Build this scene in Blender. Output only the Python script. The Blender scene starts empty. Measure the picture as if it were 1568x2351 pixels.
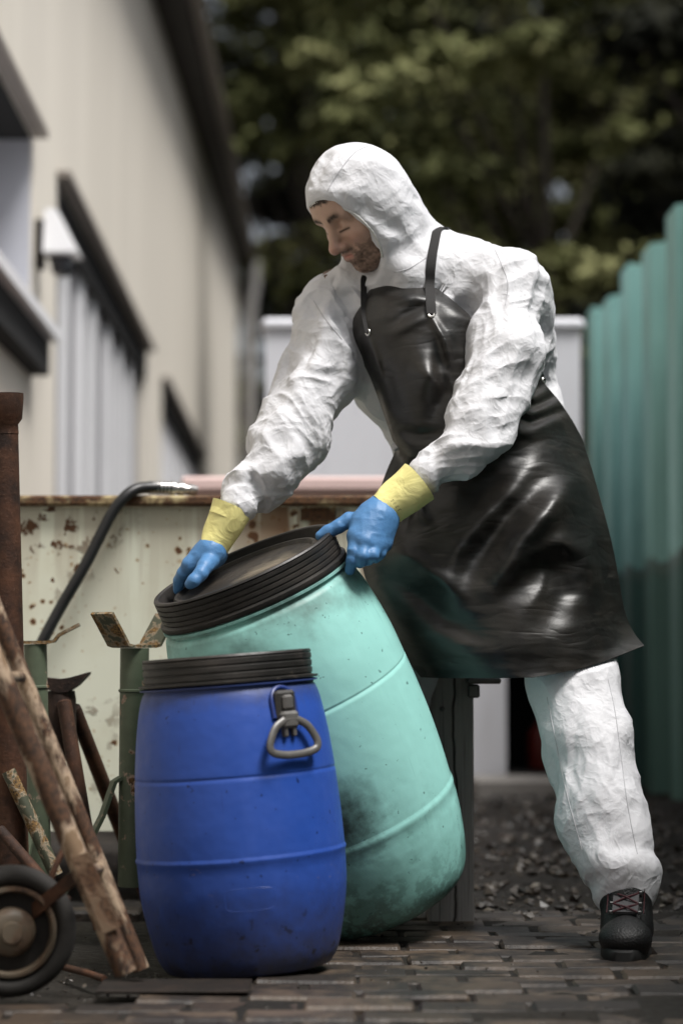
import bpy, math, random
import numpy as np
from mathutils import Vector, Matrix, Euler
SC = bpy.context.scene
R = math.radians
# ---------------------------------------------------------------- camera
CAM_H, F_PX, W_PX, H_PX, HORIZON = 0.62, 5100.0, 1568.0, 2351.0, 1490.0
PITCH = math.atan((HORIZON - H_PX / 2) / F_PX)
cam_data = bpy.data.cameras.new('camera')
cam = bpy.data.objects.new('camera', cam_data); SC.collection.objects.link(cam)
cam.location = (0, 0, CAM_H); cam.rotation_euler = (R(90) + PITCH, 0, 0)
cam_data.sensor_fit = 'VERTICAL'; cam_data.sensor_height = 36.0
cam_data.lens = 36.0 * F_PX / H_PX
cam_data.clip_start = 0.05; cam_data.clip_end = 500
cam_data.dof.use_dof = True; cam_data.dof.focus_distance = 4.66; cam_data.dof.aperture_fstop = 1.9
SC.camera = cam
SC.render.resolution_x, SC.render.resolution_y = 682, 1024
# ---------------------------------------------------------------- light
SUN_DIR = Vector((0.34, -0.28, 0.90)).normalized()
world = bpy.data.worlds.new('World'); SC.world = world; world.use_nodes = True
wn = world.node_tree
sky = wn.nodes.new('ShaderNodeTexSky'); sky.sky_type = 'NISHITA'; sky.sun_disc = False
sky.sun_elevation = math.asin(SUN_DIR.z); sky.sun_rotation = math.atan2(SUN_DIR.x, SUN_DIR.y)
sky.air_density = 1.0; sky.dust_density = 5.0; sky.ozone_density = 1.0
hs_ = wn.nodes.new('ShaderNodeHueSaturation'); hs_.inputs['Saturation'].default_value = 0.35     # grey overcast sky
wn.links.new(sky.outputs[0], hs_.inputs['Color']); wn.links.new(hs_.outputs[0], wn.nodes['Background'].inputs[0])
wn.nodes['Background'].inputs[1].default_value = 0.064
sl = bpy.data.lights.new('sun', 'SUN'); sl.energy = 2.9; sl.angle = R(18); sl.color = (1, 0.975, 0.94)
sun = bpy.data.objects.new('sun', sl); SC.collection.objects.link(sun)
sun.rotation_euler = SUN_DIR.to_track_quat('Z', 'Y').to_euler(); sun.location = (2, -3, 8)
SC.view_settings.view_transform = 'Standard'; SC.view_settings.look = 'None'
SC.view_settings.gamma = 1.0; SC.view_settings.use_curve_mapping = False
SC.view_settings.exposure = 0.72
SC.cycles.use_denoising = True; SC.cycles.max_bounces = 8
# ---------------------------------------------------------------- helpers: points
_cp, _sp = math.cos(PITCH), math.sin(PITCH)
def P(px, py, Y):
    """point at depth Y that the photograph (1568 wide) shows at px, py: used to take measures"""
    u = (px - W_PX / 2) / F_PX; v = (H_PX / 2 - py) / F_PX
    dy = _cp - _sp * v; dz = _sp + _cp * v
    t = Y / dy
    return np.array((u * t, Y, CAM_H + dz * t))
def V(*a): return np.array(a, float)
def unit(v):
    v = np.asarray(v, float); return v / max(1e-9, np.linalg.norm(v))
# ---------------------------------------------------------------- helpers: noise (numpy)
def _h(ix, iy, iz, s):
    n = (ix * 374761393 + iy * 668265263 + iz * 2147483647 + s * 974634777) & 0xffffffff
    n = ((n ^ (n >> 13)) * 1274126177) & 0xffffffff
    n = n ^ (n >> 16)
    return (n & 0xffff) / 65535.0
def vnoise(p, seed=0):
    i = np.floor(p).astype(np.int64); f = p - i; f = f * f * f * (f * (f * 6 - 15) + 10)
    o = 0
    for a in (0, 1):
        for b in (0, 1):
            for c in (0, 1):
                w = (f[:, 0] if a else 1 - f[:, 0]) * (f[:, 1] if b else 1 - f[:, 1]) * (f[:, 2] if c else 1 - f[:, 2])
                o = o + w * _h(i[:, 0] + a, i[:, 1] + b, i[:, 2] + c, seed)
    return o * 2 - 1
def fbm(p, n=3, seed=0):
    o = 0; a = 1
    for k in range(n): o = o + a * vnoise(p * 2 ** k, seed + k * 17); a *= 0.5
    return o
def worley(p, seed=0):
    i = np.floor(p).astype(np.int64)
    d1 = np.full(len(p), 9.0); d2 = d1.copy()
    for a in (-1, 0, 1):
        for b in (-1, 0, 1):
            for c in (-1, 0, 1):
                j = i + np.array((a, b, c))
                q = np.stack([_h(j[:, 0], j[:, 1], j[:, 2], seed + k) for k in (1, 2, 3)], 1) + j
                d = np.linalg.norm(p - q, axis=1)
                d2 = np.minimum(d2, np.maximum(d1, d)); d1 = np.minimum(d1, d)
    return d1, d2
def sstep(a, b, x):
    t = np.clip((x - a) / (b - a), 0, 1); return t * t * (3 - 2 * t)
# ---------------------------------------------------------------- helpers: objects
COL = SC.collection
def put(o, parent=None):
    COL.objects.link(o)
    if parent is not None: o.parent = parent
    return o
def wloc(o):
    v = np.zeros(3)
    while o is not None:
        v = v + np.array(o.location); o = o.parent
    return v
def mesh_obj(name, v, f, mat, parent=None, world_space=True, smooth=True, sharp=40, loc=None):
    """one mesh object; v in world space unless the parent is rotated (then world_space=False)"""
    v = np.asarray(v, float)
    me = bpy.data.meshes.new(name)
    o = bpy.data.objects.new(name, me)
    if parent is None and loc is not None:
        o.location = loc; v = v - np.asarray(loc, float)
    elif parent is not None and world_space:
        v = v - wloc(parent)
    me.from_pydata(v.tolist(), [], [list(map(int, q)) for q in f])
    me.validate(); me.update()
    if smooth:
        me.polygons.foreach_set('use_smooth', [True] * len(me.polygons))
        if sharp: me.set_sharp_from_angle(angle=R(sharp))
    for m in (mat if isinstance(mat, (list, tuple)) else [mat]): me.materials.append(m)
    put(o, parent); return o
def tag(o, label=None, cat=None, group=None, kind=None):
    if label: o['label'] = label
    if cat: o['category'] = cat
    if group: o['group'] = group
    if kind: o['kind'] = kind
    return o
def thing(name, loc, label, cat, group=None, rot=None):
    o = bpy.data.objects.new(name, None); o.empty_display_size = 0.05
    o.location = tuple(loc)
    if rot is not None: o.rotation_euler = rot
    put(o); return tag(o, label, cat, group)
def set_attr(o, name, vals):
    a = o.data.attributes.new(name, 'FLOAT', 'POINT'); a.data.foreach_set('value', np.asarray(vals, np.float32))
class MB:
    """collects shapes into one mesh"""
    def __init__(s): s.v = []; s.f = []
    def add(s, v, f):
        n = len(s.v); s.v += [tuple(map(float, q)) for q in v]; s.f += [tuple(int(i) + n for i in q) for q in f]; return s
    def box(s, lo, hi, M=None, bev=0.0):
        lo = np.minimum(lo, hi) * 1.0; hi2 = np.maximum(np.asarray(lo), np.asarray(hi)); 
        c = (lo + hi2) / 2; e = (hi2 - lo) / 2
        if bev <= 0:
            v = [c + e * V(a, b, d) for a in (-1, 1) for b in (-1, 1) for d in (-1, 1)]
            f = [(0, 1, 3, 2), (4, 6, 7, 5), (0, 4, 5, 1), (2, 3, 7, 6), (0, 2, 6, 4), (1, 5, 7, 3)]
        else:
            bev = min(bev, e.min() * 0.9); v = []; ix = {}
            for a in (-1, 1):
                for b in (-1, 1):
                    for d in (-1, 1):
                        for k in range(3):
                            q = e - bev; q[k] = e[k]; ix[(a, b, d, k)] = len(v); v.append(c + q * V(a, b, d))
            f = []
            for k in range(3):
                k1, k2 = (k + 1) % 3, (k + 2) % 3
                for sg in (-1, 1):
                    q = []
                    for (x, y) in ((-1, -1), (1, -1), (1, 1), (-1, 1)):
                        t = [0, 0, 0]; t[k] = sg; t[k1] = x; t[k2] = y; q.append(ix[(t[0], t[1], t[2], k)])
                    f.append(q if sg > 0 else q[::-1])
                for x in (-1, 1):
                    for y in (-1, 1):
                        q = []
                        for (z, kk) in ((-1, k1), (1, k1), (1, k2), (-1, k2)):
                            t = [0, 0, 0]; t[k] = z; t[k1] = x; t[k2] = y; q.append(ix[(t[0], t[1], t[2], kk)])
                        f.append(q if x * y > 0 else q[::-1])
            for a in (-1, 1):
                for b in (-1, 1):
                    for d in (-1, 1):
                        q = [ix[(a, b, d, k)] for k in range(3)]; f.append(q if a * b * d > 0 else q[::-1])
        if M is not None: v = [np.array(M @ Vector(q)) for q in v]
        return s.add(v, f)
    def tube(s, pts, rad, n=12, caps=True, up=None, flat=1.0, roll=0.0):
        pts = [np.asarray(p, float) for p in pts]; m = len(pts)
        rad = [rad] * m if np.isscalar(rad) else list(rad)
        T = [unit(pts[min(i + 1, m - 1)] - pts[max(i - 1, 0)]) for i in range(m)]
        a = np.array(up, float) if up is not None else (V(0, 0, 1) if abs(T[0][2]) < 0.9 else V(1, 0, 0))
        N = unit(a - T[0] * a.dot(T[0])); v = []
        for i in range(m):
            N = unit(N - T[i] * N.dot(T[i])); B = np.cross(T[i], N)
            for k in range(n):
                t = 2 * math.pi * k / n + roll
                v.append(pts[i] + rad[i] * (math.cos(t) * N * flat + math.sin(t) * B))
        f = [(i * n + k, i * n + (k + 1) % n, (i + 1) * n + (k + 1) % n, (i + 1) * n + k) for i in range(m - 1) for k in range(n)]
        if caps: f += [tuple(range(n))[::-1], tuple((m - 1) * n + k for k in range(n))]
        return s.add(v, f)
    def lathe(s, prof, n=64, M=None, closed_ends=True):
        v = []
        for (r, z) in prof:
            for k in range(n):
                t = 2 * math.pi * k / n; v.append((r * math.cos(t), r * math.sin(t), z))
        f = [(i * n + k, i * n + (k + 1) % n, (i + 1) * n + (k + 1) % n, (i + 1) * n + k) for i in range(len(prof) - 1) for k in range(n)]
        if closed_ends: f += [tuple(range(n))[::-1], tuple((len(prof) - 1) * n + k for k in range(n))]
        if M is not None: v = [np.array(M @ Vector(q)) for q in v]
        return s.add(v, f)
    def strip(s, path, width, thick):
        """flat bar: path of points, a width vector and a thickness, extruded with square ends"""
        path = [np.asarray(p, float) for p in path]; w = np.asarray(width, float) / 2; m = len(path); v = []
        for i in range(m):
            t = unit(path[min(i + 1, m - 1)] - path[max(i - 1, 0)]); nrm = unit(np.cross(t, w)) * thick / 2
            v += [path[i] - w - nrm, path[i] + w - nrm, path[i] + w + nrm, path[i] - w + nrm]
        f = [(i * 4 + k, i * 4 + (k + 1) % 4, i * 4 + 4 + (k + 1) % 4, i * 4 + 4 + k) for i in range(m - 1) for k in range(4)]
        f += [(3, 2, 1, 0), tuple((m - 1) * 4 + k for k in range(4))]
        return s.add(v, f)
    def build(s, name, mat, parent=None, **k): return mesh_obj(name, s.v, s.f, mat, parent, **k)
# ---------------------------------------------------------------- helpers: signed distance shapes -> one continuous surface
class SDF:
    def __init__(s): s.ops = []
    def cone(s, a, b, ra, rb, k=0.03, sub=False):
        s.ops.append(('c', np.asarray(a, float), np.asarray(b, float), ra, rb, k, sub)); return s
    def chain(s, pts, rad, k=0.03):
        for i in range(len(pts) - 1): s.cone(pts[i], pts[i + 1], rad[i], rad[i + 1], k)
        return s
    def ell(s, c, r, axes=None, k=0.03, sub=False):
        A = np.eye(3) if axes is None else np.stack([np.asarray(x, float) for x in axes])
        s.ops.append(('e', np.asarray(c, float), np.asarray(r, float), A, 0, k, sub)); return s
    def bounds(s, pad):
        lo = np.full(3, 9e9); hi = -lo
        for o in s.ops:
            if o[6]: continue
            if o[0] == 'c':
                for p, r in ((o[1], o[3]), (o[2], o[4])): lo = np.minimum(lo, p - r); hi = np.maximum(hi, p + r)
            else:
                e = np.sqrt(((o[3] * o[2][:, None]) ** 2).sum(0)); lo = np.minimum(lo, o[1] - e); hi = np.maximum(hi, o[1] + e)
        return lo - pad, hi + pad
    def field(s, xs, ys, zs):
        D = np.full((len(xs), len(ys), len(zs)), 1.0, np.float32)
        for o in s.ops:
            pad = o[5] * 1.5 + 0.03
            if o[0] == 'c':
                m = max(o[3], o[4]); lo = np.minimum(o[1], o[2]) - m - pad; hi = np.maximum(o[1], o[2]) + m + pad
            else:
                e = np.sqrt(((o[3] * o[2][:, None]) ** 2).sum(0)); lo = o[1] - e - pad; hi = o[1] + e + pad
            sl = []
            for c, (l, h) in zip((xs, ys, zs), zip(lo, hi)):
                sl.append(slice(max(0, np.searchsorted(c, l) - 1), min(len(c), np.searchsorted(c, h) + 1)))
            if any(q.stop <= q.start for q in sl): continue
            X = xs[sl[0]][:, None, None]; Yv = ys[sl[1]][None, :, None]; Z = zs[sl[2]][None, None, :]
            if o[0] == 'c':
                a, b, ra, rb = o[1:5]; ab = b - a; L2 = max(1e-12, ab.dot(ab))
                t = np.clip(((X - a[0]) * ab[0] + (Yv - a[1]) * ab[1] + (Z - a[2]) * ab[2]) / L2, 0, 1)
                d = np.sqrt((X - a[0] - t * ab[0]) ** 2 + (Yv - a[1] - t * ab[1]) ** 2 + (Z - a[2] - t * ab[2]) ** 2) - (ra + (rb - ra) * t)
            else:
                c, r, A = o[1:4]; q = 0; g = 0
                for k in range(3):
                    w = (X - c[0]) * A[k, 0] + (Yv - c[1]) * A[k, 1] + (Z - c[2]) * A[k, 2]
                    q = q + (w / r[k]) ** 2; g = g + (w / r[k] ** 2) ** 2
                k0 = np.sqrt(q); d = k0 * (k0 - 1) / np.maximum(np.sqrt(g), 1e-6)
            B = D[sl[0], sl[1], sl[2]]; k = o[5]
            if not o[6]:
                h = np.maximum(k - np.abs(B - d), 0) / k; D[sl[0], sl[1], sl[2]] = np.minimum(B, d) - h * h * k * 0.25
            else:
                h = np.maximum(k - np.abs(B + d), 0) / k; D[sl[0], sl[1], sl[2]] = np.maximum(B, -d) + h * h * k * 0.25
        return D
    def mesh(s, h, axes=None, smooth=1):
        if axes is None:
            lo, hi = s.bounds(3 * h); axes = [np.arange(lo[i], hi[i] + h, h) for i in range(3)]
        return surfnet(s.field(*axes), axes, smooth)
def surfnet(D, ax, smooth=1):
    S = D < 0
    nx, ny, nz = [n - 1 for n in D.shape]
    cnt = np.zeros((nx, ny, nz), np.int8)
    for a in (0, 1):
        for b in (0, 1):
            for c in (0, 1): cnt += S[a:a + nx, b:b + ny, c:c + nz]
    I = np.argwhere((cnt > 0) & (cnt < 8)); ids = np.full((nx, ny, nz), -1, np.int64); ids[I[:, 0], I[:, 1], I[:, 2]] = np.arange(len(I))
    acc = np.zeros((len(I), 3)); num = np.zeros(len(I))
    cor = [(a, b, c) for a in (0, 1) for b in (0, 1) for c in (0, 1)]
    for p in cor:
        for k in range(3):
            if p[k]: continue
            q = list(p); q[k] = 1
            d0 = D[I[:, 0] + p[0], I[:, 1] + p[1], I[:, 2] + p[2]]; d1 = D[I[:, 0] + q[0], I[:, 1] + q[1], I[:, 2] + q[2]]
            m = (d0 < 0) != (d1 < 0)
            t = np.where(m, d0 / np.where(np.abs(d0 - d1) < 1e-12, 1, d0 - d1), 0)
            pt = np.stack([ax[j][I[:, j] + p[j]] for j in range(3)], 1)
            stp = ax[k][I[:, k] + 1] - ax[k][I[:, k]]
            pt[:, k] += t * stp; acc[m] += pt[m]; num[m] += 1
    v = acc / num[:, None]; F = []
    for k in range(3):
        a, b = (k + 1) % 3, (k + 2) % 3
        s0 = [slice(None)] * 3; s1 = [slice(None)] * 3; s0[k] = slice(0, -1); s1[k] = slice(1, None)
        x0 = S[tuple(s0)]; E = np.argwhere(x0 != S[tuple(s1)])
        E = E[(E[:, a] > 0) & (E[:, b] > 0) & (E[:, a] < D.shape[a] - 1) & (E[:, b] < D.shape[b] - 1)]
        flip = x0[E[:, 0], E[:, 1], E[:, 2]]; q = []
        for (da, db) in ((1, 1), (0, 1), (0, 0), (1, 0)):
            e = E.copy(); e[:, a] -= da; e[:, b] -= db; q.append(ids[e[:, 0], e[:, 1], e[:, 2]])
        q = np.stack(q, 1); q[~flip] = q[~flip][:, ::-1]; F.append(q)
    F = np.concatenate(F)
    v = relax(v, F, smooth)
    return v, F
def relax(v, F, n, lam=0.5):
    for _ in range(n):
        acc = np.zeros_like(v); num = np.zeros(len(v))
        for k in range(4):
            for j in (1, 3):
                np.add.at(acc, F[:, k], v[F[:, (k + j) % 4]]); np.add.at(num, F[:, k], 1)
        v = v * (1 - lam) + lam * acc / np.maximum(num, 1)[:, None]
    return v
def vnormals(v, F):
    n = np.cross(v[F[:, 2]] - v[F[:, 0]], v[F[:, 3]] - v[F[:, 1]]); o = np.zeros_like(v)
    for k in range(4): np.add.at(o, F[:, k], n)
    return o / np.maximum(np.linalg.norm(o, axis=1), 1e-12)[:, None]
# ---------------------------------------------------------------- helpers: materials
class NT:
    def __init__(s, name):
        s.m = bpy.data.materials.new(name); s.m.use_nodes = True; s.t = s.m.node_tree; s.b = s.t.nodes['Principled BSDF']
        s.co = s.t.nodes.new('ShaderNodeTexCoord').outputs['Object']
    def n(s, typ, **k):
        o = s.t.nodes.new('ShaderNode' + typ)
        for a, b in k.items(): setattr(o, a, b)
        return o
    def put(s, sock, val):
        if val is None: return
        if isinstance(val, bpy.types.NodeSocket): s.t.links.new(val, sock)
        elif isinstance(val, (tuple, list)) and sock.type == 'RGBA' and len(val) == 3: sock.default_value = (*val, 1)
        else: sock.default_value = val
    def map(s, scale=(1, 1, 1), rot=(0, 0, 0), co=None):
        o = s.n('Mapping'); s.put(o.inputs[0], co or s.co); o.inputs['Scale'].default_value = scale; o.inputs['Rotation'].default_value = rot; return o.outputs[0]
    def noise(s, scale, detail=4, rough=0.55, dist=0.0, co=None, col=False):
        o = s.n('TexNoise'); s.put(o.inputs['Vector'], co or s.co); o.inputs['Scale'].default_value = scale
        o.inputs['Detail'].default_value = detail; o.inputs['Roughness'].default_value = rough; o.inputs['Distortion'].default_value = dist
        return o.outputs['Color' if col else 'Fac']
    def vor(s, scale, co=None, feature='F1', out='Distance', rnd=1.0):
        o = s.n('TexVoronoi', feature=feature); s.put(o.inputs['Vector'], co or s.co); o.inputs['Scale'].default_value = scale; o.inputs['Randomness'].default_value = rnd
        return o.outputs[out]
    def ramp(s, fac, stops, interp='LINEAR'):
        o = s.n('ValToRGB'); s.put(o.inputs[0], fac); e = o.color_ramp.elements; o.color_ramp.interpolation = interp
        while len(e) < len(stops): e.new(0.5)
        for q, (p, c) in zip(e, stops): q.position = p; q.color = (c, c, c, 1) if np.isscalar(c) else (*c, 1)
        return o.outputs[0]
    def mix(s, fac, a, b, mode='MIX'):
        o = s.n('Mix', data_type='RGBA', blend_type=mode); s.put(o.inputs[0], fac); s.put(o.inputs[6], a); s.put(o.inputs[7], b); return o.outputs[2]
    def math(s, op, a, b=None, c=None, clamp=False):
        o = s.n('Math', operation=op, use_clamp=clamp); s.put(o.inputs[0], a); s.put(o.inputs[1], b)
        if c is not None: s.put(o.inputs[2], c)
        return o.outputs[0]
    def vadd(s, a, b, op='ADD'):
        o = s.n('VectorMath', operation=op); s.put(o.inputs[0], a); s.put(o.inputs[1], b); return o.outputs[0]
    def vscale(s, a, k):
        o = s.n('VectorMath', operation='SCALE'); s.put(o.inputs[0], a); s.put(o.inputs[3], k); return o.outputs[0]
    def sep(s, co=None):
        o = s.n('SeparateXYZ'); s.put(o.inputs[0], co or s.co); return o.outputs
    def attr(s, name):
        return s.n('Attribute', attribute_name=name).outputs['Fac']
    def bump(s, h, dist=0.01, strength=1.0, prev=None):
        o = s.n('Bump'); s.put(o.inputs['Height'], h); o.inputs['Distance'].default_value = dist; o.inputs['Strength'].default_value = strength
        if prev is not None: s.put(o.inputs['Normal'], prev)
        return o.outputs[0]
    def done(s, col=None, rough=0.6, metal=0.0, normal=None, spec=0.5, **k):
        s.put(s.b.inputs['Base Color'], col); s.put(s.b.inputs['Roughness'], rough); s.put(s.b.inputs['Metallic'], metal)
        s.put(s.b.inputs['Normal'], normal); s.put(s.b.inputs['Specular IOR Level'], spec)
        for a, b in k.items(): s.put(s.b.inputs[a.replace('_', ' ')], b)
        return s.m
def srgb(r, g, b):
    return tuple(((c / 255) / 12.92 if c / 255 <= 0.04045 else ((c / 255 + 0.055) / 1.055) ** 2.4) for c in (r, g, b))
def painted_rust(name, paint, rust=(0.05, 0.022, 0.012), rust2=(0.16, 0.07, 0.03), scale=9, lo=0.52, hi=0.56, undercoat=None, rough=0.5, stretch=(1, 1, 1), seedrot=0.0):
    """paint with chipped edges down to rust"""
    t = NT(name); co = t.map(stretch, (seedrot, seedrot * 0.7, 0))
    n = t.noise(scale, 6, 0.62, 0.3, co); fine = t.noise(scale * 9, 4, 0.7, 0, co)
    mask = t.ramp(n, [(lo, 0), (hi, 1)]); edge = t.ramp(n, [(lo - 0.035, 0), (lo, 1)])
    rc = t.mix(t.ramp(fine, [(0.35, 0), (0.65, 1)]), rust, rust2)
    pc = t.mix(t.noise(scale * 3, 3, co=co), tuple(c * 0.75 for c in paint), tuple(min(1, c * 1.15) for c in paint))
    c = t.mix(edge, pc, undercoat or tuple(0.6 * a + 0.4 * b for a, b in zip(paint, rust2)))
    c = t.mix(mask, c, rc)
    bh = t.math('SUBTRACT', t.math('MULTIPLY', fine, 0.35), t.math('MULTIPLY', mask, 0.6))
    return t.done(c, t.math('MULTIPLY_ADD', mask, 0.3, rough), 0.0, t.bump(bh, 0.002, 0.8), 0.4)
def rough_rust(name, a=(0.018, 0.009, 0.006), b=(0.085, 0.035, 0.017), scale=14):
    t = NT(name); n = t.noise(scale, 6, 0.65); f = t.noise(scale * 8, 4, 0.7)
    c = t.mix(t.ramp(n, [(0.35, 0), (0.68, 1)]), a, b)
    c = t.mix(t.ramp(f, [(0.6, 0), (0.8, 0.6)]), c, (0.16, 0.10, 0.07))
    return t.done(c, 0.75, 0.0, t.bump(f, 0.002, 0.8), 0.3)
# ================================================================ SETTING
rng = np.random.default_rng(7); random.seed(7)
# ---- ground
t = NT('wet_soil'); n = t.noise(3.0, 6, 0.65); f = t.noise(45, 5, 0.7)
c = t.mix(t.ramp(n, [(0.35, 0), (0.7, 1)]), (0.005, 0.004, 0.003), (0.020, 0.015, 0.010))
c = t.mix(t.ramp(f, [(0.58, 0), (0.72, 0.7)]), c, (0.055, 0.042, 0.030))
M_SOIL = t.done(c, t.ramp(f, [(0.3, 0.55), (0.7, 0.95)]), 0, t.bump(f, 0.02, 1.0), 0.35)
gx = np.concatenate([[-70, -20, -6], np.linspace(-2.2, 2.6, 97), [6, 20, 70]]); gy = np.concatenate([[-40, -10, 0], np.linspace(2.5, 11, 120), [14, 20, 40, 90, 160]])
GX, GY = np.meshgrid(gx, gy, indexing='ij'); pv = np.stack([GX.ravel(), GY.ravel(), 0 * GX.ravel()], 1)
hgt = 0.012 * fbm(pv * (4, 4, 1) + 5, 3, 3) + 0.05 * sstep(5.6, 7.5, pv[:, 1]) * sstep(11, 8, pv[:, 1]) * (0.4 + vnoise(pv * (2.2, 1.6, 1), 9)) * sstep(-0.2, 0.5, pv[:, 0])
near = (np.abs(pv[:, 0]) < 3) & (pv[:, 1] > 2) & (pv[:, 1] < 11.1)
pv[:, 2] = -0.020 + np.where(near, hgt, 0)
inpave = (pv[:, 1] < 5.42) & (pv[:, 1] > 2.4)
pv[:, 2] = np.where(inpave & ((pv[:, 0] > -0.2) | (pv[:, 1] < 3.95)), -0.0055 + 0.006 * fbm(pv * (7, 7, 1), 3, 12), pv[:, 2])
ny = len(gy); F = [(i * ny + j, (i + 1) * ny + j, (i + 1) * ny + j + 1, i * ny + j + 1) for i in range(len(gx) - 1) for j in range(ny - 1)]
tag(mesh_obj('ground', pv, F, M_SOIL, sharp=0), kind='structure')
# ---- paving of worn clinker bricks
t = NT('wet_paver'); n = t.noise(5, 6, 0.65); f = t.noise(70, 4, 0.7); rnd = t.attr('tone')
c = t.mix(rnd, (0.040, 0.027, 0.018), (0.095, 0.068, 0.047))
c = t.mix(t.ramp(f, [(0.55, 0), (0.8, 0.55)]), c, (0.15, 0.125, 0.10))
mud = t.ramp(t.math('ADD', n, t.math('MULTIPLY', t.noise(18, 4, 0.6), 0.35)), [(0.58, 0), (0.74, 1)])
c = t.mix(mud, c, (0.014, 0.010, 0.008))
M_PAVE = t.done(c, t.math('MULTIPLY_ADD', n, 0.5, 0.30), 0, t.bump(t.math('ADD', f, t.math('MULTIPLY', t.noise(22, 3), 1.5)), 0.004, 0.8), 0.5)
mb = MB(); tones = []
for j in range(25):
    for i in range(-8, 9):
        cx = i * 0.2 + 0.1 * (j % 2) + .03; cy = 2.91 + j * 0.1
        if cy > 5.36 + 0.05 * math.sin(cx * 9): continue
        if cx < -0.21 + 0.07 * math.sin(cy * 23) and cy > 3.99 and not cy > 5.3: continue
        Mx = Matrix.Translation((cx + rng.normal(0, .002), cy + rng.normal(0, .0015), 0)) @ Euler((rng.normal(0, .018), rng.normal(0, .010), rng.normal(0, .014))).to_matrix().to_4x4()
        dz = rng.normal(0, .0022) + 0.007 * float(vnoise(np.array([[cx * 2, cy * 2, 0.3]]), 4)[0])
        k = len(mb.v); mb.box(V(-.0955, -.0475, -.05), V(.0955, .0475, dz), Mx, bev=0.006)
        tones += [rng.random()] * (len(mb.v) - k)
pav = mb.build('paving', M_PAVE, sharp=30); set_attr(pav, 'tone', tones); tag(pav, kind='structure')
# ---- gravel, wet leaves and crumbs of soil
def stones(name, m, spots, lo, hi, flat=0.6):
    v = []; f = []; tn = []
    base = np.array([(0, 0, 1), (.9, 0, .3), (.28, .86, .3), (-.73, .53, .3), (-.73, -.53, .3), (.28, -.86, .3), (.6, .4, -.6), (-.6, .4, -.6), (0, -.7, -.6)])
    fc = [(0, 1, 2), (0, 2, 3), (0, 3, 4), (0, 4, 5), (0, 5, 1), (1, 6, 2), (2, 7, 3), (3, 7, 4), (4, 8, 5), (5, 8, 1), (1, 8, 6), (2, 6, 7), (4, 7, 8), (6, 8, 7)]
    for (x, y, z) in spots:
        s = lo + (hi - lo) * rng.random() ** 2.5; q = base * (1 + rng.normal(0, .18, base.shape)) * s * (1, 1, flat)
        q = q @ np.array(Euler((rng.normal(0, .3), rng.normal(0, .3), rng.random() * 6)).to_matrix()).T + (x, y, z + s * .25)
        k = len(v); v += list(q); f += [tuple(a + k for a in g) for g in fc]; tn += [rng.random()] * len(base)
    o = mesh_obj(name, v, f, m, smooth=False); set_attr(o, 'tone', tn); return tag(o, kind='stuff')
t = NT('gravel'); r_ = t.attr('tone')
M_GRAV = t.done(t.ramp(r_, [(0, (0.012, 0.010, 0.008)), (0.6, (0.030, 0.022, 0.016)), (0.96, (0.055, 0.042, 0.030)), (1.0, (0.20, 0.18, 0.15))]), 0.45, 0, t.bump(t.noise(60, 3), 0.004, 0.6), 0.6)
sp = []
while len(sp) < 4200:
    y = 5.25 + 4.1 * rng.random() ** 1.3; x = -0.15 + 2.2 * rng.random()
    sp.append((x, y, -0.012 + (0.02 if y > 6 else 0)))
o = stones('gravel', M_GRAV, sp, 0.004, 0.022); tag(o, 'dark wet gravel and rotting leaves on the ground behind the paving', 'gravel', kind='stuff')
sp = [(-0.55 + 1.4 * rng.random(), 3.1 + 2.3 * rng.random(), 0.001) for _ in range(650)] + [(-0.75 + 0.6 * rng.random(), 4.0 + 0.5 * rng.random(), -0.012) for _ in range(350)]
o = stones('soil_crumbs', M_GRAV, sp, 0.0012, 0.0055, 0.5); tag(o, 'small crumbs of soil and grit lying on the brick paving', 'grit', kind='stuff')
# ---------------------------------------------------------------- trees
def leaf_mat(name, c0, c1, c2):
    t = NT(name); a = t.attr('tone')
    return t.done(t.ramp(a, [(0, c0), (0.5, c1), (1, c2)]), 0.75, 0, None, 0.12)
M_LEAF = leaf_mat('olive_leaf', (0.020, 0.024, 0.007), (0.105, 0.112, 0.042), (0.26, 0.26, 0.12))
M_LEAF2 = leaf_mat('dark_leaf', (0.004, 0.005, 0.003), (0.009, 0.010, 0.005), (0.022, 0.022, 0.010))  # near black leaves: deep shade of the wood put into their colour
M_LEAF3 = leaf_mat('autumn_leaf', (0.020, 0.021, 0.007), (0.095, 0.095, 0.040), (0.22, 0.205, 0.095))
t = NT('bark'); M_BARK = t.done(t.mix(t.noise(9, 5), (0.018, 0.014, 0.010), (0.06, 0.048, 0.036)), 0.9, 0, t.bump(t.noise(30, 5, co=t.map((1, 1, .2))), 0.02, 1))
GAPS = [(P(1285, 440, 30), .17), (P(1225, 560, 30), .17), (P(1292, 545, 30), .10), (P(1262, 470, 30), .06)]     # small holes in the foliage where the sky shows
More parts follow.
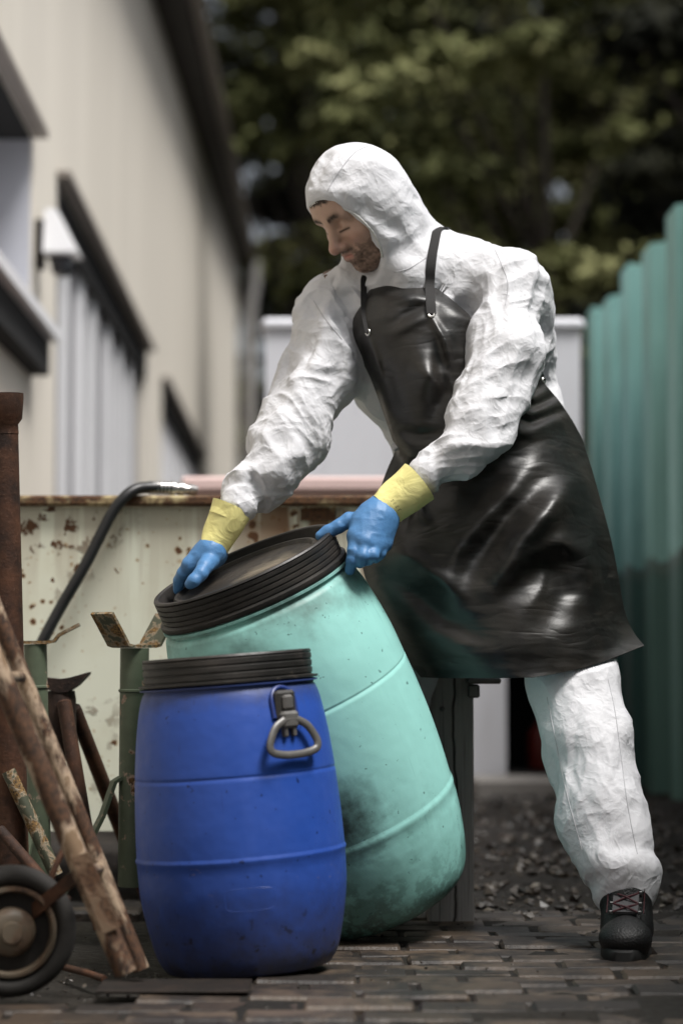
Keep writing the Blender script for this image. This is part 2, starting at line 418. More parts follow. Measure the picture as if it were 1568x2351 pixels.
def tree(base, ht, rad, z0, mat, label, nclump, nleaf, leaf, seed):
    g = np.random.default_rng(seed); base = V(*base)
    th = thing('broadleaf_tree', base, label, 'tree', 'trees behind the yard')
    mb = MB(); top = base + (g.normal(0, .3), g.normal(0, .3), ht * .8)
    mb.tube([base - (0, 0, .2), base + (0, 0, ht * .15), (base + top) / 2 + g.normal(0, .15, 3), top], [.028 * ht ** .8, .02 * ht ** .8, .014 * ht ** .8, .03], 10)
    cl = []
    for k in range(nclump):
        while True:
            q = g.uniform(-1, 1, 3)
            if .25 < (q ** 2).sum() < 1: break
        c = base + (q[0] * rad, q[1] * rad, z0 + (q[2] + 1) * .5 * (ht - z0)); cl.append(c)
        if k % 4 == 0:
            s0 = base + (top - base) * min(.95, max(.15, (c[2] - base[2]) / ht * .75)); mid = (s0 + c) / 2 + (0, 0, -.2)
            mb.tube([s0, mid, c], [.06, .04, .012], 6)
    mb.build('trunk', M_BARK, th)
    per = nleaf // nclump; vs = []; tn = []
    for c in cl:
        cr = g.uniform(.35, .95) * rad * .32; d = g.normal(size=(per, 3)); d /= np.linalg.norm(d, axis=1)[:, None]
        d[:, 2] = np.where(g.random(per) < .72, np.abs(d[:, 2]), d[:, 2])
        p = c + d * cr * g.uniform(.55, 1.05, per)[:, None] * (1.25, 1.25, .7)
        nrm = d + g.normal(0, .6, (per, 3)) + (0, 0, .5); nrm /= np.linalg.norm(nrm, axis=1)[:, None]
        a = np.cross(nrm, g.normal(size=(per, 3))); a /= np.linalg.norm(a, axis=1)[:, None]; b = np.cross(nrm, a)
        s = leaf * g.uniform(.6, 1.3, per)[:, None]
        vs.append(np.stack([p - a * s, p + b * s * .55, p + a * s, p - b * s * .55], 1)); tn.append(np.clip(g.random() * .75 + g.normal(0, .12, per) + .1, 0, 1))
    vs = np.concatenate(vs); tn = np.concatenate(tn); keep = np.ones(len(vs), bool); ctr = vs.mean(1)
    for gp, gr in GAPS:
        k = ctr[:, 1] / gp[1]; keep &= np.hypot(ctr[:, 0] - gp[0] * k, ctr[:, 2] - CAM_H - (gp[2] - CAM_H) * k) > gr * k
    vs = vs[keep]; tn = tn[keep]
    o = mesh_obj('crown', vs.reshape(-1, 3), np.arange(len(vs) * 4).reshape(-1, 4), mat, th, smooth=False); set_attr(o, 'tone', np.repeat(tn, 4))
    return th
tree((2.3, 26, 0), 10.2, 2.7, 1.5, M_LEAF, 'tall olive green tree filling the background directly behind the hooded worker', 110, 20000, .10, 1)
tree((4.6, 30, 0), 11.8, 3.0, 1.5, M_LEAF3, 'brownish green tree right of the middle, behind the worker and above the white cabin', 80, 13000, .11, 2)
tree((3.95, 20, 0), 8.6, 1.7, 1.0, M_LEAF2, 'very dark tree with deep shade painted into its leaves, above the teal steel fence', 60, 11000, .10, 3)
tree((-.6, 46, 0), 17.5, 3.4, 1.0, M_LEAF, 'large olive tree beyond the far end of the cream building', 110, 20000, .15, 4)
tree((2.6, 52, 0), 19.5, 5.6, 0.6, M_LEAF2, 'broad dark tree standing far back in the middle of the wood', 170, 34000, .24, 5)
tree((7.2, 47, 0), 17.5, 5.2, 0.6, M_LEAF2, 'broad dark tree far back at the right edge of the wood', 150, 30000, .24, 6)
# ---------------------------------------------------------------- factory building on the left
def wx(y): return -1.2 - 0.01843 * y
def wtop(y): return 4.40 + 0.0836 * y
t = NT('cream_cladding'); s = t.sep(); n = t.noise(0.6, 4)
c = t.mix(n, (0.72, 0.67, 0.58), (0.80, 0.75, 0.67)); c = t.mix(t.ramp(t.noise(1.0, 4, co=t.map((1, .9, .05))), [(0.4, 0), (0.75, .25)]), c, (0.30, 0.27, 0.23))
w = t.math('PINGPONG', s[1], 0.2)
M_WALL = t.done(c, 0.6, 0, t.bump(t.ramp(w, [(0, 0), (0.05, 1)]), 0.012, 0.7), 0.3)
def plain(name, col, rough=0.6, metal=0.0, bump=None, spec=0.5, vary=0.18, sc=6):
    t = NT(name); c = t.mix(t.noise(sc, 5, .6), tuple(a * (1 - vary) for a in col), tuple(min(1, a * (1 + vary)) for a in col))
    return t.done(c, rough, metal, t.bump(t.noise(bump[0], 4), bump[1], .7) if bump else None, spec)
M_DARK = plain('dark_brown_steel', (0.018, 0.014, 0.011), .7)
M_BLACKR = plain('black_recess', (0.006, 0.006, 0.006), .9)  # near black: paints in the deep shade of wall recesses, also the bung
M_GUT = plain('brown_grey_zinc', (0.24, 0.21, 0.185), .55, .3)
M_PIPE = plain('grey_zinc', (0.30, 0.29, 0.28), .5, .4)
M_WHITEF = plain('white_frame', (0.82, 0.82, 0.84), .45, vary=.06)
M_GREYF = plain('grey_panel', (0.30, 0.295, 0.31), .4, vary=.1)
M_PALE = plain('pale_blue_grey_panel', (0.55, 0.56, 0.62), .45, vary=.06)
M_GLASS = plain('dark_glass', (0.03, 0.03, 0.035), .12)
fb = thing('factory_building', (wx(12), 12, 0), 'long cream clad factory building on the left with dark eaves and recessed doors', 'building')
def yzbox(mb, y0, y1, z0, z1, d0, d1):
    """box on the wall between two y; d is the distance out of the wall face (+ towards the yard)"""
    v = [(wx(y) + d, y, z) for y in (y0, y1) for z in (z0, z1) for d in (d0, d1)]
    mb.add(v, [(0, 1, 3, 2), (4, 6, 7, 5), (0, 4, 5, 1), (2, 3, 7, 6), (0, 2, 6, 4), (1, 5, 7, 3)]); return mb
OPEN = [(6.2, 9.79, 1.99, 2.90), (10.83, 17.2, 0.05, 2.93), (19.1, 27.0, 0.05, 2.93)]
mb = MB(); ys = [-5, 6.2, 9.79, 10.83, 17.2, 19.1, 27.0, 41.6]
for a, b in zip(ys[:-1], ys[1:]):
    op = [o for o in OPEN if o[0] == a]
    z1a, z1b = wtop(a), wtop(b)
    zs = [(0, None)] if not op else [(0, op[0][2]), (op[0][3], None)]
    for z0, zt in zs:
        v = []
        for y, zz in ((a, z1a), (b, z1b)):
            for z in (z0 - (.1 if z0 == 0 else 0), zz if zt is None else zt):
                for d in (-.6, 0): v.append((wx(y) + d, y, z))
        mb.add(v, [(0, 1, 3, 2), (4, 6, 7, 5), (0, 4, 5, 1), (2, 3, 7, 6), (0, 2, 6, 4), (1, 5, 7, 3)])
mb.build('wall', M_WALL, fb, smooth=False)
def eave(name, d0, d1, h0, h1, mat, y0=-5, y1=41.9):
    v = [(wx(y) + d, y, wtop(y) + z) for y in (y0, y1) for z in (h0, h1) for d in (d0, d1)]
    mb = MB().add(v, [(0, 1, 3, 2), (4, 6, 7, 5), (0, 4, 5, 1), (2, 3, 7, 6), (0, 2, 6, 4), (1, 5, 7, 3)]); return mb.build(name, mat, fb, smooth=False)
eave('roof', -6, .27, .002, .22, M_DARK)
mb = MB(); gut = [(.274 + .055 - .055 * math.cos(a), .10 - .085 * math.sin(a)) for a in np.linspace(0, math.pi, 9)]
v = [(wx(y) + d, y, wtop(y) + z) for y in (-5, 41.9) for d, z in gut]; k = len(gut)
mb.add(v, [(i, i + 1, k + i + 1, k + i) for i in range(k - 1)] + [tuple(range(k)), tuple(range(k, 2 * k))[::-1]])
gu = mb.build('gutter', M_GUT, fb)
mb = MB(); mb.tube([(wx(41.3) + .33, 41.3, wtop(41.3) + .04), (wx(41.3) + .33, 41.3, wtop(41.3) - .4), (wx(41.3) + .26, 41.3, wtop(41.3) - .8), (wx(41.3) + .26, 41.3, 0)], .11, 10); mb.build('downpipe', M_PIPE, fb)
for wi, (y0, y1, z0, z1) in enumerate(OPEN):
    dep = .42 if wi == 0 else .075
    mb = MB(); yzbox(mb, y0 - .05, y1 + .05, z1 + .004, z1 + .035, .002, .07)                # flashing
    fr = mb.build('window' if wi == 0 else 'door', M_GUT, fb, smooth=False)
    mb = MB(); yzbox(mb, y0 + .003, y1 - .003, z1 - .012, z1 - .003, -dep, -.002); mb.build('recess_head', M_BLACKR, fr, smooth=False)  # recess ceiling coloured black to paint in its shade
    if wi == 0:
        mb = MB(); yzbox(mb, y0 + .003, y1 - .013, z0 + .05, z1 - .015, -dep - .02, -dep); mb.build('pane', M_GLASS, fr, smooth=False)
        mb = MB(); yzbox(mb, y1 - .012, y1 - .003, z0 + .05, z1 - .014, -dep, -.003); mb.build('reveal', M_PALE, fr, smooth=False)
        mb = MB(); yzbox(mb, y0 - .05, y1 + .06, z0 - .005, z0 + .045, -dep + .003, .13); mb.build('sill', M_WHITEF, fr, smooth=False)
        mb = MB(); yzbox(mb, y0 - .02, y1 + .02, z0 - .16, z0 - .008, .003, .085); mb.build('sill_shade', M_BLACKR, fr, smooth=False)  # black strip standing in for the shade under the sill
    else:
        mb = MB(); yzbox(mb, y0 + .003, y1 - .003, z0, z1 - .015, -dep - .02, -dep); mb.build('pane', M_GLASS, fr, smooth=False)
        g = np.random.default_rng(3 + wi); y = y0 + .02; kk = 0
        while y < y1 - .25:
            wdt = g.uniform(.16, .30) * (1 + (y - y0) * .10); yy = min(y + wdt, y1 - .01)
            if kk % 2 == 0: yzbox(MB(), y, yy, z0 + .01, z1 - .02, -dep + .002, -dep + .036).build('mullion', M_WHITEF, fr, smooth=False)
            elif g.random() < .75: yy += .28 * (1 + (y - y0) * .10); yzbox(MB(), y + .003, yy, z0 + .01, z1 - .12, -dep + .001, -dep + .012).build('panel', M_GREYF, fr, smooth=False)
            else: yy += .22
            y = yy + .004; kk += 1
        hm = MB(); yzbox(hm, y0 + .006, y1 - .006, z1 - .22, z1 - .016, -dep + .045, -.006); hm.build('head_shade', M_BLACKR, fr, smooth=False)  # black strip standing in for the shade at the top of the recess
# wall lamp
ly = 9.98; L0 = V(wx(ly), ly, 2.40)
wl = thing('wall_lamp', L0, 'white wedge shaped lamp on a dark bracket, on the cream wall beside the door', 'lamp')
mb = MB(); v = [(.05, -.08, .20), (.10, -.08, .20), (.10, .08, .20), (.05, .08, .20), (.045, -.11, 0), (.20, -.11, 0), (.20, .11, 0), (.045, .11, 0)]
mb.add([L0 + V(*q) for q in v], [(0, 1, 2, 3), (7, 6, 5, 4), (0, 4, 5, 1), (1, 5, 6, 2), (2, 6, 7, 3), (3, 7, 4, 0)]); mb.build('lamp_shade', M_WHITEF, wl, smooth=False)
mb = MB(); mb.box(L0 + V(.0, -.05, -.06), L0 + V(.04, .05, .16), bev=.006); mb.tube([L0 + V(.04, 0, .05), L0 + V(.09, 0, -.03), L0 + V(.12, 0, -.08)], .02, 8); mb.build('bracket', M_DARK, wl)
mb = MB(); mb.lathe([(.01, -.10), (.045, -.085), (.055, -.03), (.04, -.004)], 14, Matrix.Translation(tuple(L0 + V(.12, 0, 0)))); mb.build('bulb_guard', M_GLASS, wl)
# ---------------------------------------------------------------- teal sheet pile fence on the right
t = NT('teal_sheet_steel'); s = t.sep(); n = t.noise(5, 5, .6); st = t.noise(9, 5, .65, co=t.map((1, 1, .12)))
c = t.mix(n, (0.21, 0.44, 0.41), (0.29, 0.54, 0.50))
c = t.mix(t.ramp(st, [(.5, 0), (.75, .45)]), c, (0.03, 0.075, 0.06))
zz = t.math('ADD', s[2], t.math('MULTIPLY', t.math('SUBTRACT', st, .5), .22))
lowm = t.ramp(zz, [(0.94, 1), (1.0, 0)]); c = t.mix(t.math('MULTIPLY', lowm, .78), c, (0.010, 0.050, 0.034))  # dirt and shade of the lower half painted in as darker green
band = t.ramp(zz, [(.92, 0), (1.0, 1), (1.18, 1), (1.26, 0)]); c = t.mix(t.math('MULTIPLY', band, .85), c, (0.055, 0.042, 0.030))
valley_shade = t.ramp(s[0], [(.0, 0), (.07, .95)]); c = t.mix(valley_shade, c, (0.010, 0.036, 0.030))  # shade of the valleys between ribs painted in as near black green
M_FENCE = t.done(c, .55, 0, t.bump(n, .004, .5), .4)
prof = []; y = -3.0
while y < 12.5:
    prof += [(1.34, y), (1.34, y + .26), (1.60, y + .36), (1.60, y + .64)]; y += .74
g_ = np.random.default_rng(11); hh_ = np.repeat(g_.uniform(-.07, .07, len(prof) // 4 + 1), 4)
v = []
for pi_, (x, yy) in enumerate(prof):
    for z in (-.1, 2.38 + hh_[pi_]):
        for d in (0, .012): v.append((x + d, yy, z))
F = []
for i in range(len(prof) - 1):
    a, b = i * 4, i * 4 + 4
    F += [(a, b, b + 2, a + 2), (a + 1, a + 3, b + 3, b + 1), (a + 2, b + 2, b + 3, a + 3), (a, a + 1, b + 1, b)]
F += [(0, 2, 3, 1), (len(v) - 4, len(v) - 3, len(v) - 1, len(v) - 2)]
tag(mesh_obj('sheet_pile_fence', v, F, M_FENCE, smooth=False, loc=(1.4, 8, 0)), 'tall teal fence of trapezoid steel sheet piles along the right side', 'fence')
# ---------------------------------------------------------------- white cabin behind
t = NT('white_cabin'); st = t.noise(6, 5, .6, co=t.map((1, 1, .15)))
M_CAB = t.done(t.mix(t.ramp(st, [(.5, 0), (.8, .5)]), (0.68, 0.69, 0.74), (0.50, 0.50, 0.53)), .5)
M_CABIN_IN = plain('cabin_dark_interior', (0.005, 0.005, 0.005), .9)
cy = 9.75; cabL = thing('white_cabin', (.36, cy, 0), 'white metal site cabin standing behind the worker with a dark open doorway', 'cabin')
x0, x1, xa, xb, zt, zd = -.335, 1.055, .72, .99, 2.02, .95
mb = MB()
for lo, hi in (((x0, cy, .06), (xa, cy + .05, zt)), ((xa, cy, zd), (xb, cy + .05, zt)), ((xb, cy, .06), (x1, cy + .05, zt)), ((x0, cy + .05, .06), (x0 + .04, cy + 1.8, zt)), ((x1 - .04, cy + .05, .06), (x1, cy + 1.8, zt)), ((x0 + .04, cy + 1.75, .06), (x1 - .04, cy + 1.8, zt))):
    mb.box(V(*lo), V(*hi))
mb.build('wall', M_CAB, cabL, smooth=False)
MB().box(V(x0 - .02, cy - .02, zt + .003), V(x1 + .02, cy + 1.82, zt + .06), bev=.02).build('roof', M_CAB, cabL)
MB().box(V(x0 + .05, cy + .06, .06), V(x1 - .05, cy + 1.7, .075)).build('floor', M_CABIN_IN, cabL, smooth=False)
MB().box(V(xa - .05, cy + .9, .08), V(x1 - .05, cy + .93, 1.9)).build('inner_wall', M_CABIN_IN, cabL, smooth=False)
M_CONC = plain('grey_concrete', (0.26, 0.245, 0.23), .85, bump=(30, .004))
tag(MB().box(V(.56, 9.35, -.05), V(1.02, 9.70, .075), bev=.012).build('doorstep', M_CONC, loc=(.8, 9.5, 0)), 'low pale concrete step on the ground before the dark cabin doorway', 'step')
rc = thing('canister', (.90, 10.1, .075), 'small red canister inside the dark cabin doorway', 'canister')
M_RED = plain('red_plastic', (0.13, 0.014, 0.008), .5)
mb = MB(); mb.lathe([(.002, 0), (.055, 0), (.06, .01), (.06, .15), (.05, .18), (.02, .2), (.02, .23), (.002, .235)], 20, Matrix.Translation((.90, 10.1, .076))); mb.build('body', M_RED, rc)
mb = MB(); mb.tube([(.86, 10.1, .24), (.88, 10.1, .30), (.92, 10.1, .30), (.94, 10.1, .24)], .008, 8); mb.build('handle', M_DARK, rc)
# red skip behind the green container
M_REDP = plain('faded_red_paint', (0.74, 0.55, 0.53), .55)
rs = thing('red_skip', (-.2, 7.5, 0), 'faded red steel skip behind the rusty pale green container, only its rim showing', 'skip')
mb = MB(); X0, X1 = P(432, 1100, 7.5)[0], P(905, 1100, 7.5)[0]
for lo, hi in (((X0, 7.5, .1), (X1, 7.54, 1.15)), ((X0, 8.46, .1), (X1, 8.5, 1.15)), ((X0, 7.54, .1), (X0 + .04, 8.46, 1.15)), ((X1 - .04, 7.54, .1), (X1, 8.46, 1.15)), ((X0 + .04, 7.54, .1), (X1 - .04, 8.46, .14))): mb.box(V(*lo), V(*hi))
mb.build('body', M_REDP, rs, smooth=False)
for yr in (7.46, 8.46): MB().box(V(X0 - .02, yr, 1.152), V(X1 + .02, yr + .08, 1.20), bev=.008).build('rim', M_REDP, rs)
# ================================================================ CONTAINER, POST, HOSE
t = NT('cream_green_rusty_steel'); s = t.sep(); co = t.co
clus = t.ramp(t.noise(2.1, 3, .5, co=t.map((1, 1, 1.3))), [(.46, 0), (.60, 1)])
wob = t.vadd(co, t.vscale(t.noise(60, 3, col=True), .012))
d = t.vor(38, wob); rnd = t.vor(38, wob, out='Color')
sz = t.math('MULTIPLY', t.math('MULTIPLY', t.sep(rnd)[0], t.sep(rnd)[1]), t.math('MULTIPLY_ADD', clus, .80, .06))
spot = t.math('LESS_THAN', d, sz)
halo = t.ramp(t.math('SUBTRACT', d, sz), [(0, .75), (.12, 0)])
big = t.math('MULTIPLY', t.ramp(t.noise(22, 5, .65), [(.54, 0), (.58, 1)]), t.ramp(t.noise(3.1, 3, co=t.map((1, 1, .9), (1, 2, 3))), [(.52, 0), (.62, 1)]))
strk = t.noise(16, 4, .6, co=t.map((1, 1, .06))); top = t.ramp(s[2], [(.60, 0), (.92, 1)])
rightside = t.ramp(s[0], [(.05, .35), (.30, 1)])
streak = t.math('MULTIPLY', t.math('MULTIPLY', t.ramp(strk, [(.40, 0), (.50, 1)]), top), rightside)
base = t.mix(t.noise(1.6, 4), (0.58, 0.59, 0.48), (0.70, 0.71, 0.61)); base = t.mix(t.ramp(t.noise(5, 5, .6), [(.5, 0), (.8, .3)]), base, (0.42, 0.36, 0.22))
c = t.mix(halo, base, (0.36, 0.22, 0.08)); c = t.mix(t.math('MULTIPLY', streak, .9), c, (0.16, 0.065, 0.02))
c = t.mix(t.math('MAXIMUM', spot, big), c, t.mix(t.noise(70, 3), (0.035, 0.016, 0.008), (0.14, 0.06, 0.02)))
M_CONT = t.done(c, .6, 0, t.bump(t.math('MAXIMUM', spot, big), .002, .6), .35)
M_RIM = painted_rust('rusty_rim', (0.40, 0.33, 0.18), (0.022, 0.011, 0.006), (0.12, 0.055, 0.022), 13, .40, .50)
sk = thing('steel_container', (-.45, 5.6, 0), 'pale green open steel container with rust spots and a rusty rim, behind the drums', 'container')
x0, x1, y0, y1, z0, z1 = -1.22, P(1006, 1140, 5.6)[0], 5.6, 6.75, .165, .978
mb = MB()
for lo, hi in (((x0, y0, z0), (x1, y0 + .01, z1)), ((x0, y1 - .01, z0), (x1, y1, z1)), ((x0, y0 + .01, z0), (x0 + .01, y1 - .01, z1)), ((x1 - .01, y0 + .01, z0), (x1, y1 - .01, z1)), ((x0 + .01, y0 + .01, z0), (x1 - .01, y1 - .01, z0 + .01))): mb.box(V(*lo), V(*hi))
# long panel with gentle dents on the visible face
mb.build('body', M_CONT, sk, smooth=False)
mb = MB(); mb.box(V(x0, y0 - .028, z1 + .002), V(x1 + .02, y0 + .05, z1 + .028), bev=.006); mb.box(V(x0, y1 - .05, z1 + .002), V(x1 + .02, y1 + .028, z1 + .028), bev=.006)
mb.box(V(x1 - .05, y0 + .051, z1 + .002), V(x1 + .02, y1 - .051, z1 + .027), bev=.006); mb.box(V(x0, y0 + .051, z1 + .002), V(x0 + .05, y1 - .051, z1 + .027), bev=.006); mb.build('rim', M_RIM, sk)
mb = MB()
for xx in (-1.1, -.5, .1): mb.box(V(xx, y0 + .02, 0), V(xx + .1, y1 - .02, z0 - .002))
mb.build('skid', M_DARK, sk, smooth=False)
# rectangular rusty tab under the rim
a, b = P(690, 1165, 5.59), P(770, 1195, 5.59); MB().box(V(a[0], 5.592, b[2]), V(b[0], 5.599, a[2] - .002)).build('plate', M_RIM, sk, smooth=False)
# hose
M_RUB = plain('black_rubber', (0.009, 0.009, 0.010), .42, bump=(90, .001))
M_CHR = plain('worn_chrome', (0.42, 0.41, 0.40), .3, .9)
hs = thing('rubber_hose', P(200, 1300, 5.54), 'black rubber hose with metal coupling hanging over the rusty container rim', 'hose')
hp = [P(400, 1121, 5.60), P(345, 1119, 5.585), P(312, 1124, 5.565), P(285, 1143, 5.55), P(258, 1178, 5.545), P(232, 1228, 5.54), P(205, 1282, 5.535), P(175, 1335, 5.53), P(140, 1395, 5.53), P(100, 1470, 5.52), P(60, 1560, 5.52), P(30, 1650, 5.50)]
def catmull(pts, per=5):
    pts = [np.asarray(p, float) for p in pts]; q = [2 * pts[0] - pts[1]] + pts + [2 * pts[-1] - pts[-2]]; o = []
    for i in range(1, len(q) - 2):
        for k in range(per):
            u = k / per; o.append(.5 * (2 * q[i] + (q[i + 1] - q[i - 1]) * u + (2 * q[i - 1] - 5 * q[i] + 4 * q[i + 1] - q[i + 2]) * u * u + (3 * q[i] - q[i - 1] - 3 * q[i + 1] + q[i + 2]) * u ** 3))
    return o + [pts[-1]]
MB().tube(catmull(hp), .0145, 14).build('hose', M_RUB, hs)
mb = MB(); a, b = P(392, 1121, 5.60), P(452, 1126, 5.62)
pr = [.0155, .019, .019, .0145, .0145, .018, .018, .013, .013, .016, .012]; mb.tube([a + (b - a) * q for q in (0, .02, .14, .16, .3, .32, .5, .52, .7, .72, 1)], pr, 14); mb.build('coupling', M_CHR, hs)
mb = MB()
for q in np.linspace(0, 1, 7): 
    c0 = P(343 + 50 * q, 1119.5 + 1.5 * q, 5.59 + .01 * q); dd = unit(P(400, 1121, 5.6) - P(345, 1119, 5.585)); mb.tube([c0, c0 + dd * .005], .0178, 14)
mb.build('spiral_guard', M_CHR, hs)
# weathered post
t = NT('weathered_timber'); g1 = t.noise(7, 6, .65, 1.2, co=t.map((5, 5, .35))); g2 = t.noise(60, 3, .6, co=t.map((3, 3, .06)))
c = t.mix(g1, (0.28, 0.26, 0.25), (0.50, 0.475, 0.455)); c = t.mix(t.ramp(g2, [(.55, 0), (.75, .6)]), c, (0.03, 0.025, 0.022))
crk = t.math('ABSOLUTE', t.math('SUBTRACT', t.math('ADD', t.sep()[0], t.math('MULTIPLY', t.math('SUBTRACT', t.noise(5, 3, co=t.map((0, 0, 1))), .5), .05)), .008))
crk = t.ramp(crk, [(.001, 1), (.003, 0)]); c = t.mix(crk, c, (0.004, 0.003, 0.003))
M_TIMB = t.done(c, .8, 0, t.bump(t.math('SUBTRACT', g2, t.math('MULTIPLY', crk, 2)), .004, .8), .3)
px0, px1 = P(980, 1800, 5.15)[0], P(1087, 1800, 5.15)[0]
po = thing('timber_post', ((px0 + px1) / 2, 5.2, 0), 'weathered grey timber post with a long crack, behind the teal drum', 'post')
mb = MB(); mb.box(V(px0, 5.14, -.02), V(px1, 5.24, .80), bev=.005); mb.build('timber', M_TIMB, po)
M_STEEL = plain('worn_grey_steel', (0.16, 0.155, 0.15), .45, .8, bump=(60, .001))
mb = MB(); a = P(1070, 1558, 5.12); b = P(1148, 1566, 5.12); mb.box(V(a[0], 5.09, b[2] - .004), V(b[0], 5.138, a[2] + .002), bev=.004)
a = P(1073, 1566, 5.12); b = P(1100, 1602, 5.12); mb.box(V(a[0], 5.10, b[2]), V(b[0], 5.137, a[2] - .005), bev=.004); mb.build('latch', M_STEEL, po)
a = P(1015, 1628, 5.13); mb = MB(); mb.lathe([(.0005, .006), (.004, .005), (.006, 0)], 12, Matrix.Translation(tuple(V(a[0], 5.139, a[2]))) @ Matrix.Rotation(R(90), 4, 'X')); mb.build('bolt_head', M_STEEL, po)
# ================================================================ DRUMS
def drum_mat(name, base, dark, kind):
    t = NT(name); s = t.sep(); n = t.noise(4, 5, .6); f = t.noise(28, 5, .65); vst = t.noise(14, 5, .6, co=t.map((1, 1, .12)))
    c = t.mix(n, tuple(a * .88 for a in base), tuple(min(1, a * 1.1) for a in base))
    c = t.mix(t.ramp(vst, [(.55, 0), (.8, .22)]), c, tuple(min(1, a * 1.3 + .03) for a in base))
    scr = t.ramp(t.noise(90, 2, .5, co=t.map((1, 1, .04), (.2, .3, 0))), [(.70, 0), (.76, .35)]); c = t.mix(scr, c, dark)
    if kind == 'teal':
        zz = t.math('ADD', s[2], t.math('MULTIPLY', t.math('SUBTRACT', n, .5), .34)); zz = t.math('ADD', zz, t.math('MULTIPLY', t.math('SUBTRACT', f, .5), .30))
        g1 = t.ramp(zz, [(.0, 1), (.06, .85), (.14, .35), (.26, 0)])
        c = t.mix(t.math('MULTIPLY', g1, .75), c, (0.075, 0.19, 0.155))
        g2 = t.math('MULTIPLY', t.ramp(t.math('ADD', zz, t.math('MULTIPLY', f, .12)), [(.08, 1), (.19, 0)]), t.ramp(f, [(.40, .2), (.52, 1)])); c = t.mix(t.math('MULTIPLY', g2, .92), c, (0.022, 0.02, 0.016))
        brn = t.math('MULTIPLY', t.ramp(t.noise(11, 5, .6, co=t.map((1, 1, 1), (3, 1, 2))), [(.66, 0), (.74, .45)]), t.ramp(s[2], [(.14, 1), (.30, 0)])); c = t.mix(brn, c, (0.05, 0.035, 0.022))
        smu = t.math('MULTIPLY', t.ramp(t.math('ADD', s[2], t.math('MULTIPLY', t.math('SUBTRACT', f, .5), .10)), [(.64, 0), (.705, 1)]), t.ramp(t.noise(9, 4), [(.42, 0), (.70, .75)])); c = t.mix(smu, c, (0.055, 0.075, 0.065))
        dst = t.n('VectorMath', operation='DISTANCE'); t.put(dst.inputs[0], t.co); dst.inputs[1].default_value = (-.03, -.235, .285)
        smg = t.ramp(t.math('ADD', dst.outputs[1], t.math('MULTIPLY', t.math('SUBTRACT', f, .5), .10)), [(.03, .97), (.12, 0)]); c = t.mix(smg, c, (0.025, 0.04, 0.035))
    else:
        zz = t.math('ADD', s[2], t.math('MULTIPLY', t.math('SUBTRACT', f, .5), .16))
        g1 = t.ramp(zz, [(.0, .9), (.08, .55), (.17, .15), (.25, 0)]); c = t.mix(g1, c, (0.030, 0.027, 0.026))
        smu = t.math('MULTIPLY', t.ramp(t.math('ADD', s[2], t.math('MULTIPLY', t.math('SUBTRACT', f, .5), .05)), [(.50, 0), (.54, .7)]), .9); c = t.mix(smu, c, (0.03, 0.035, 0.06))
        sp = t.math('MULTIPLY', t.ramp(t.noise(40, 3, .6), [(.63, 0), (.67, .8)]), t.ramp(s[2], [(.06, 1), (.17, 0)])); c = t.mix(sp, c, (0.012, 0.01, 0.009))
        br = t.math('MULTIPLY', t.ramp(t.noise(30, 3, .6, co=t.map((1, 1, 3))), [(.66, 0), (.74, .45)]), t.ramp(s[2], [(.14, 0), (.18, 1), (.21, 1), (.23, 0)])); c = t.mix(br, c, (0.25, 0.20, 0.17))
    spk = t.ramp(t.noise(75, 2, .5), [(.70, 0), (.74, .7)]); c = t.mix(spk, c, tuple(a * .35 for a in dark))
    dent = t.noise(7, 3, .5)
    return t.done(c, t.math('MULTIPLY_ADD', f, .35, .30), 0, t.bump(f, .0012, .5, t.bump(dent, .012, .35)), .45)
M_BLUE = drum_mat('blue_plastic', (0.018, 0.066, 0.33), (0.006, 0.015, 0.09), 'blue')
M_TEAL = drum_mat('teal_plastic', (0.29, 0.60, 0.555), (0.13, 0.34, 0.32), 'teal')
t = NT('black_lid_plastic'); f = t.noise(30, 5, .65); n = t.noise(6, 5, .6, co=t.map((1, 1, 3)))
c = t.mix(t.ramp(n, [(.45, 0), (.75, 1)]), (0.013, 0.012, 0.011), (0.052, 0.045, 0.040)); c = t.mix(t.ramp(f, [(.6, 0), (.78, .4)]), c, (0.13, 0.105, 0.085))
M_LID = t.done(c, t.math('MULTIPLY_ADD', f, .4, .28), 0, t.bump(f, .0015, .6), .45)
t = NT('dusty_lid_disc'); f = t.noise(34, 5, .65); n = t.noise(7, 5, .62, .8)
dst = t.n('VectorMath', operation='DISTANCE'); t.put(dst.inputs[0], t.map((1, .8, 1))); dst.inputs[1].default_value = (.045, -.05, .76)
dust = t.ramp(t.math('ADD', dst.outputs[1], t.math('MULTIPLY', t.math('SUBTRACT', n, .5), .30)), [(.02, .8), (.10, 0)])
c = t.mix(t.ramp(n, [(.42, 0), (.7, 1)]), (0.014, 0.013, 0.012), (0.050, 0.040, 0.030)); c = t.mix(dust, c, t.mix(f, (0.14, 0.11, 0.07), (0.46, 0.39, 0.29)))
M_DISC = t.done(c, t.math('MULTIPLY_ADD', f, .45, .25), 0, t.bump(f, .0015, .6), .45)
def smooth_prof(pts, per=4):
    return [(float(max(1e-4, q[0])), float(q[1])) for q in catmull([(r, z, 0) for r, z in pts], per)]
def lid_ribs(r, z0, z1, n=4, g=.0035):
    """side of a screw lid: grooves between ribs"""
    o = []; hh = (z1 - z0) / n
    for k in range(n):
        a = z0 + k * hh; o += [(r - g, a), (r - g, a + hh * .14), (r, a + hh * .24), (r, a + hh * .86), (r - g, a + hh * .97)]
    return o
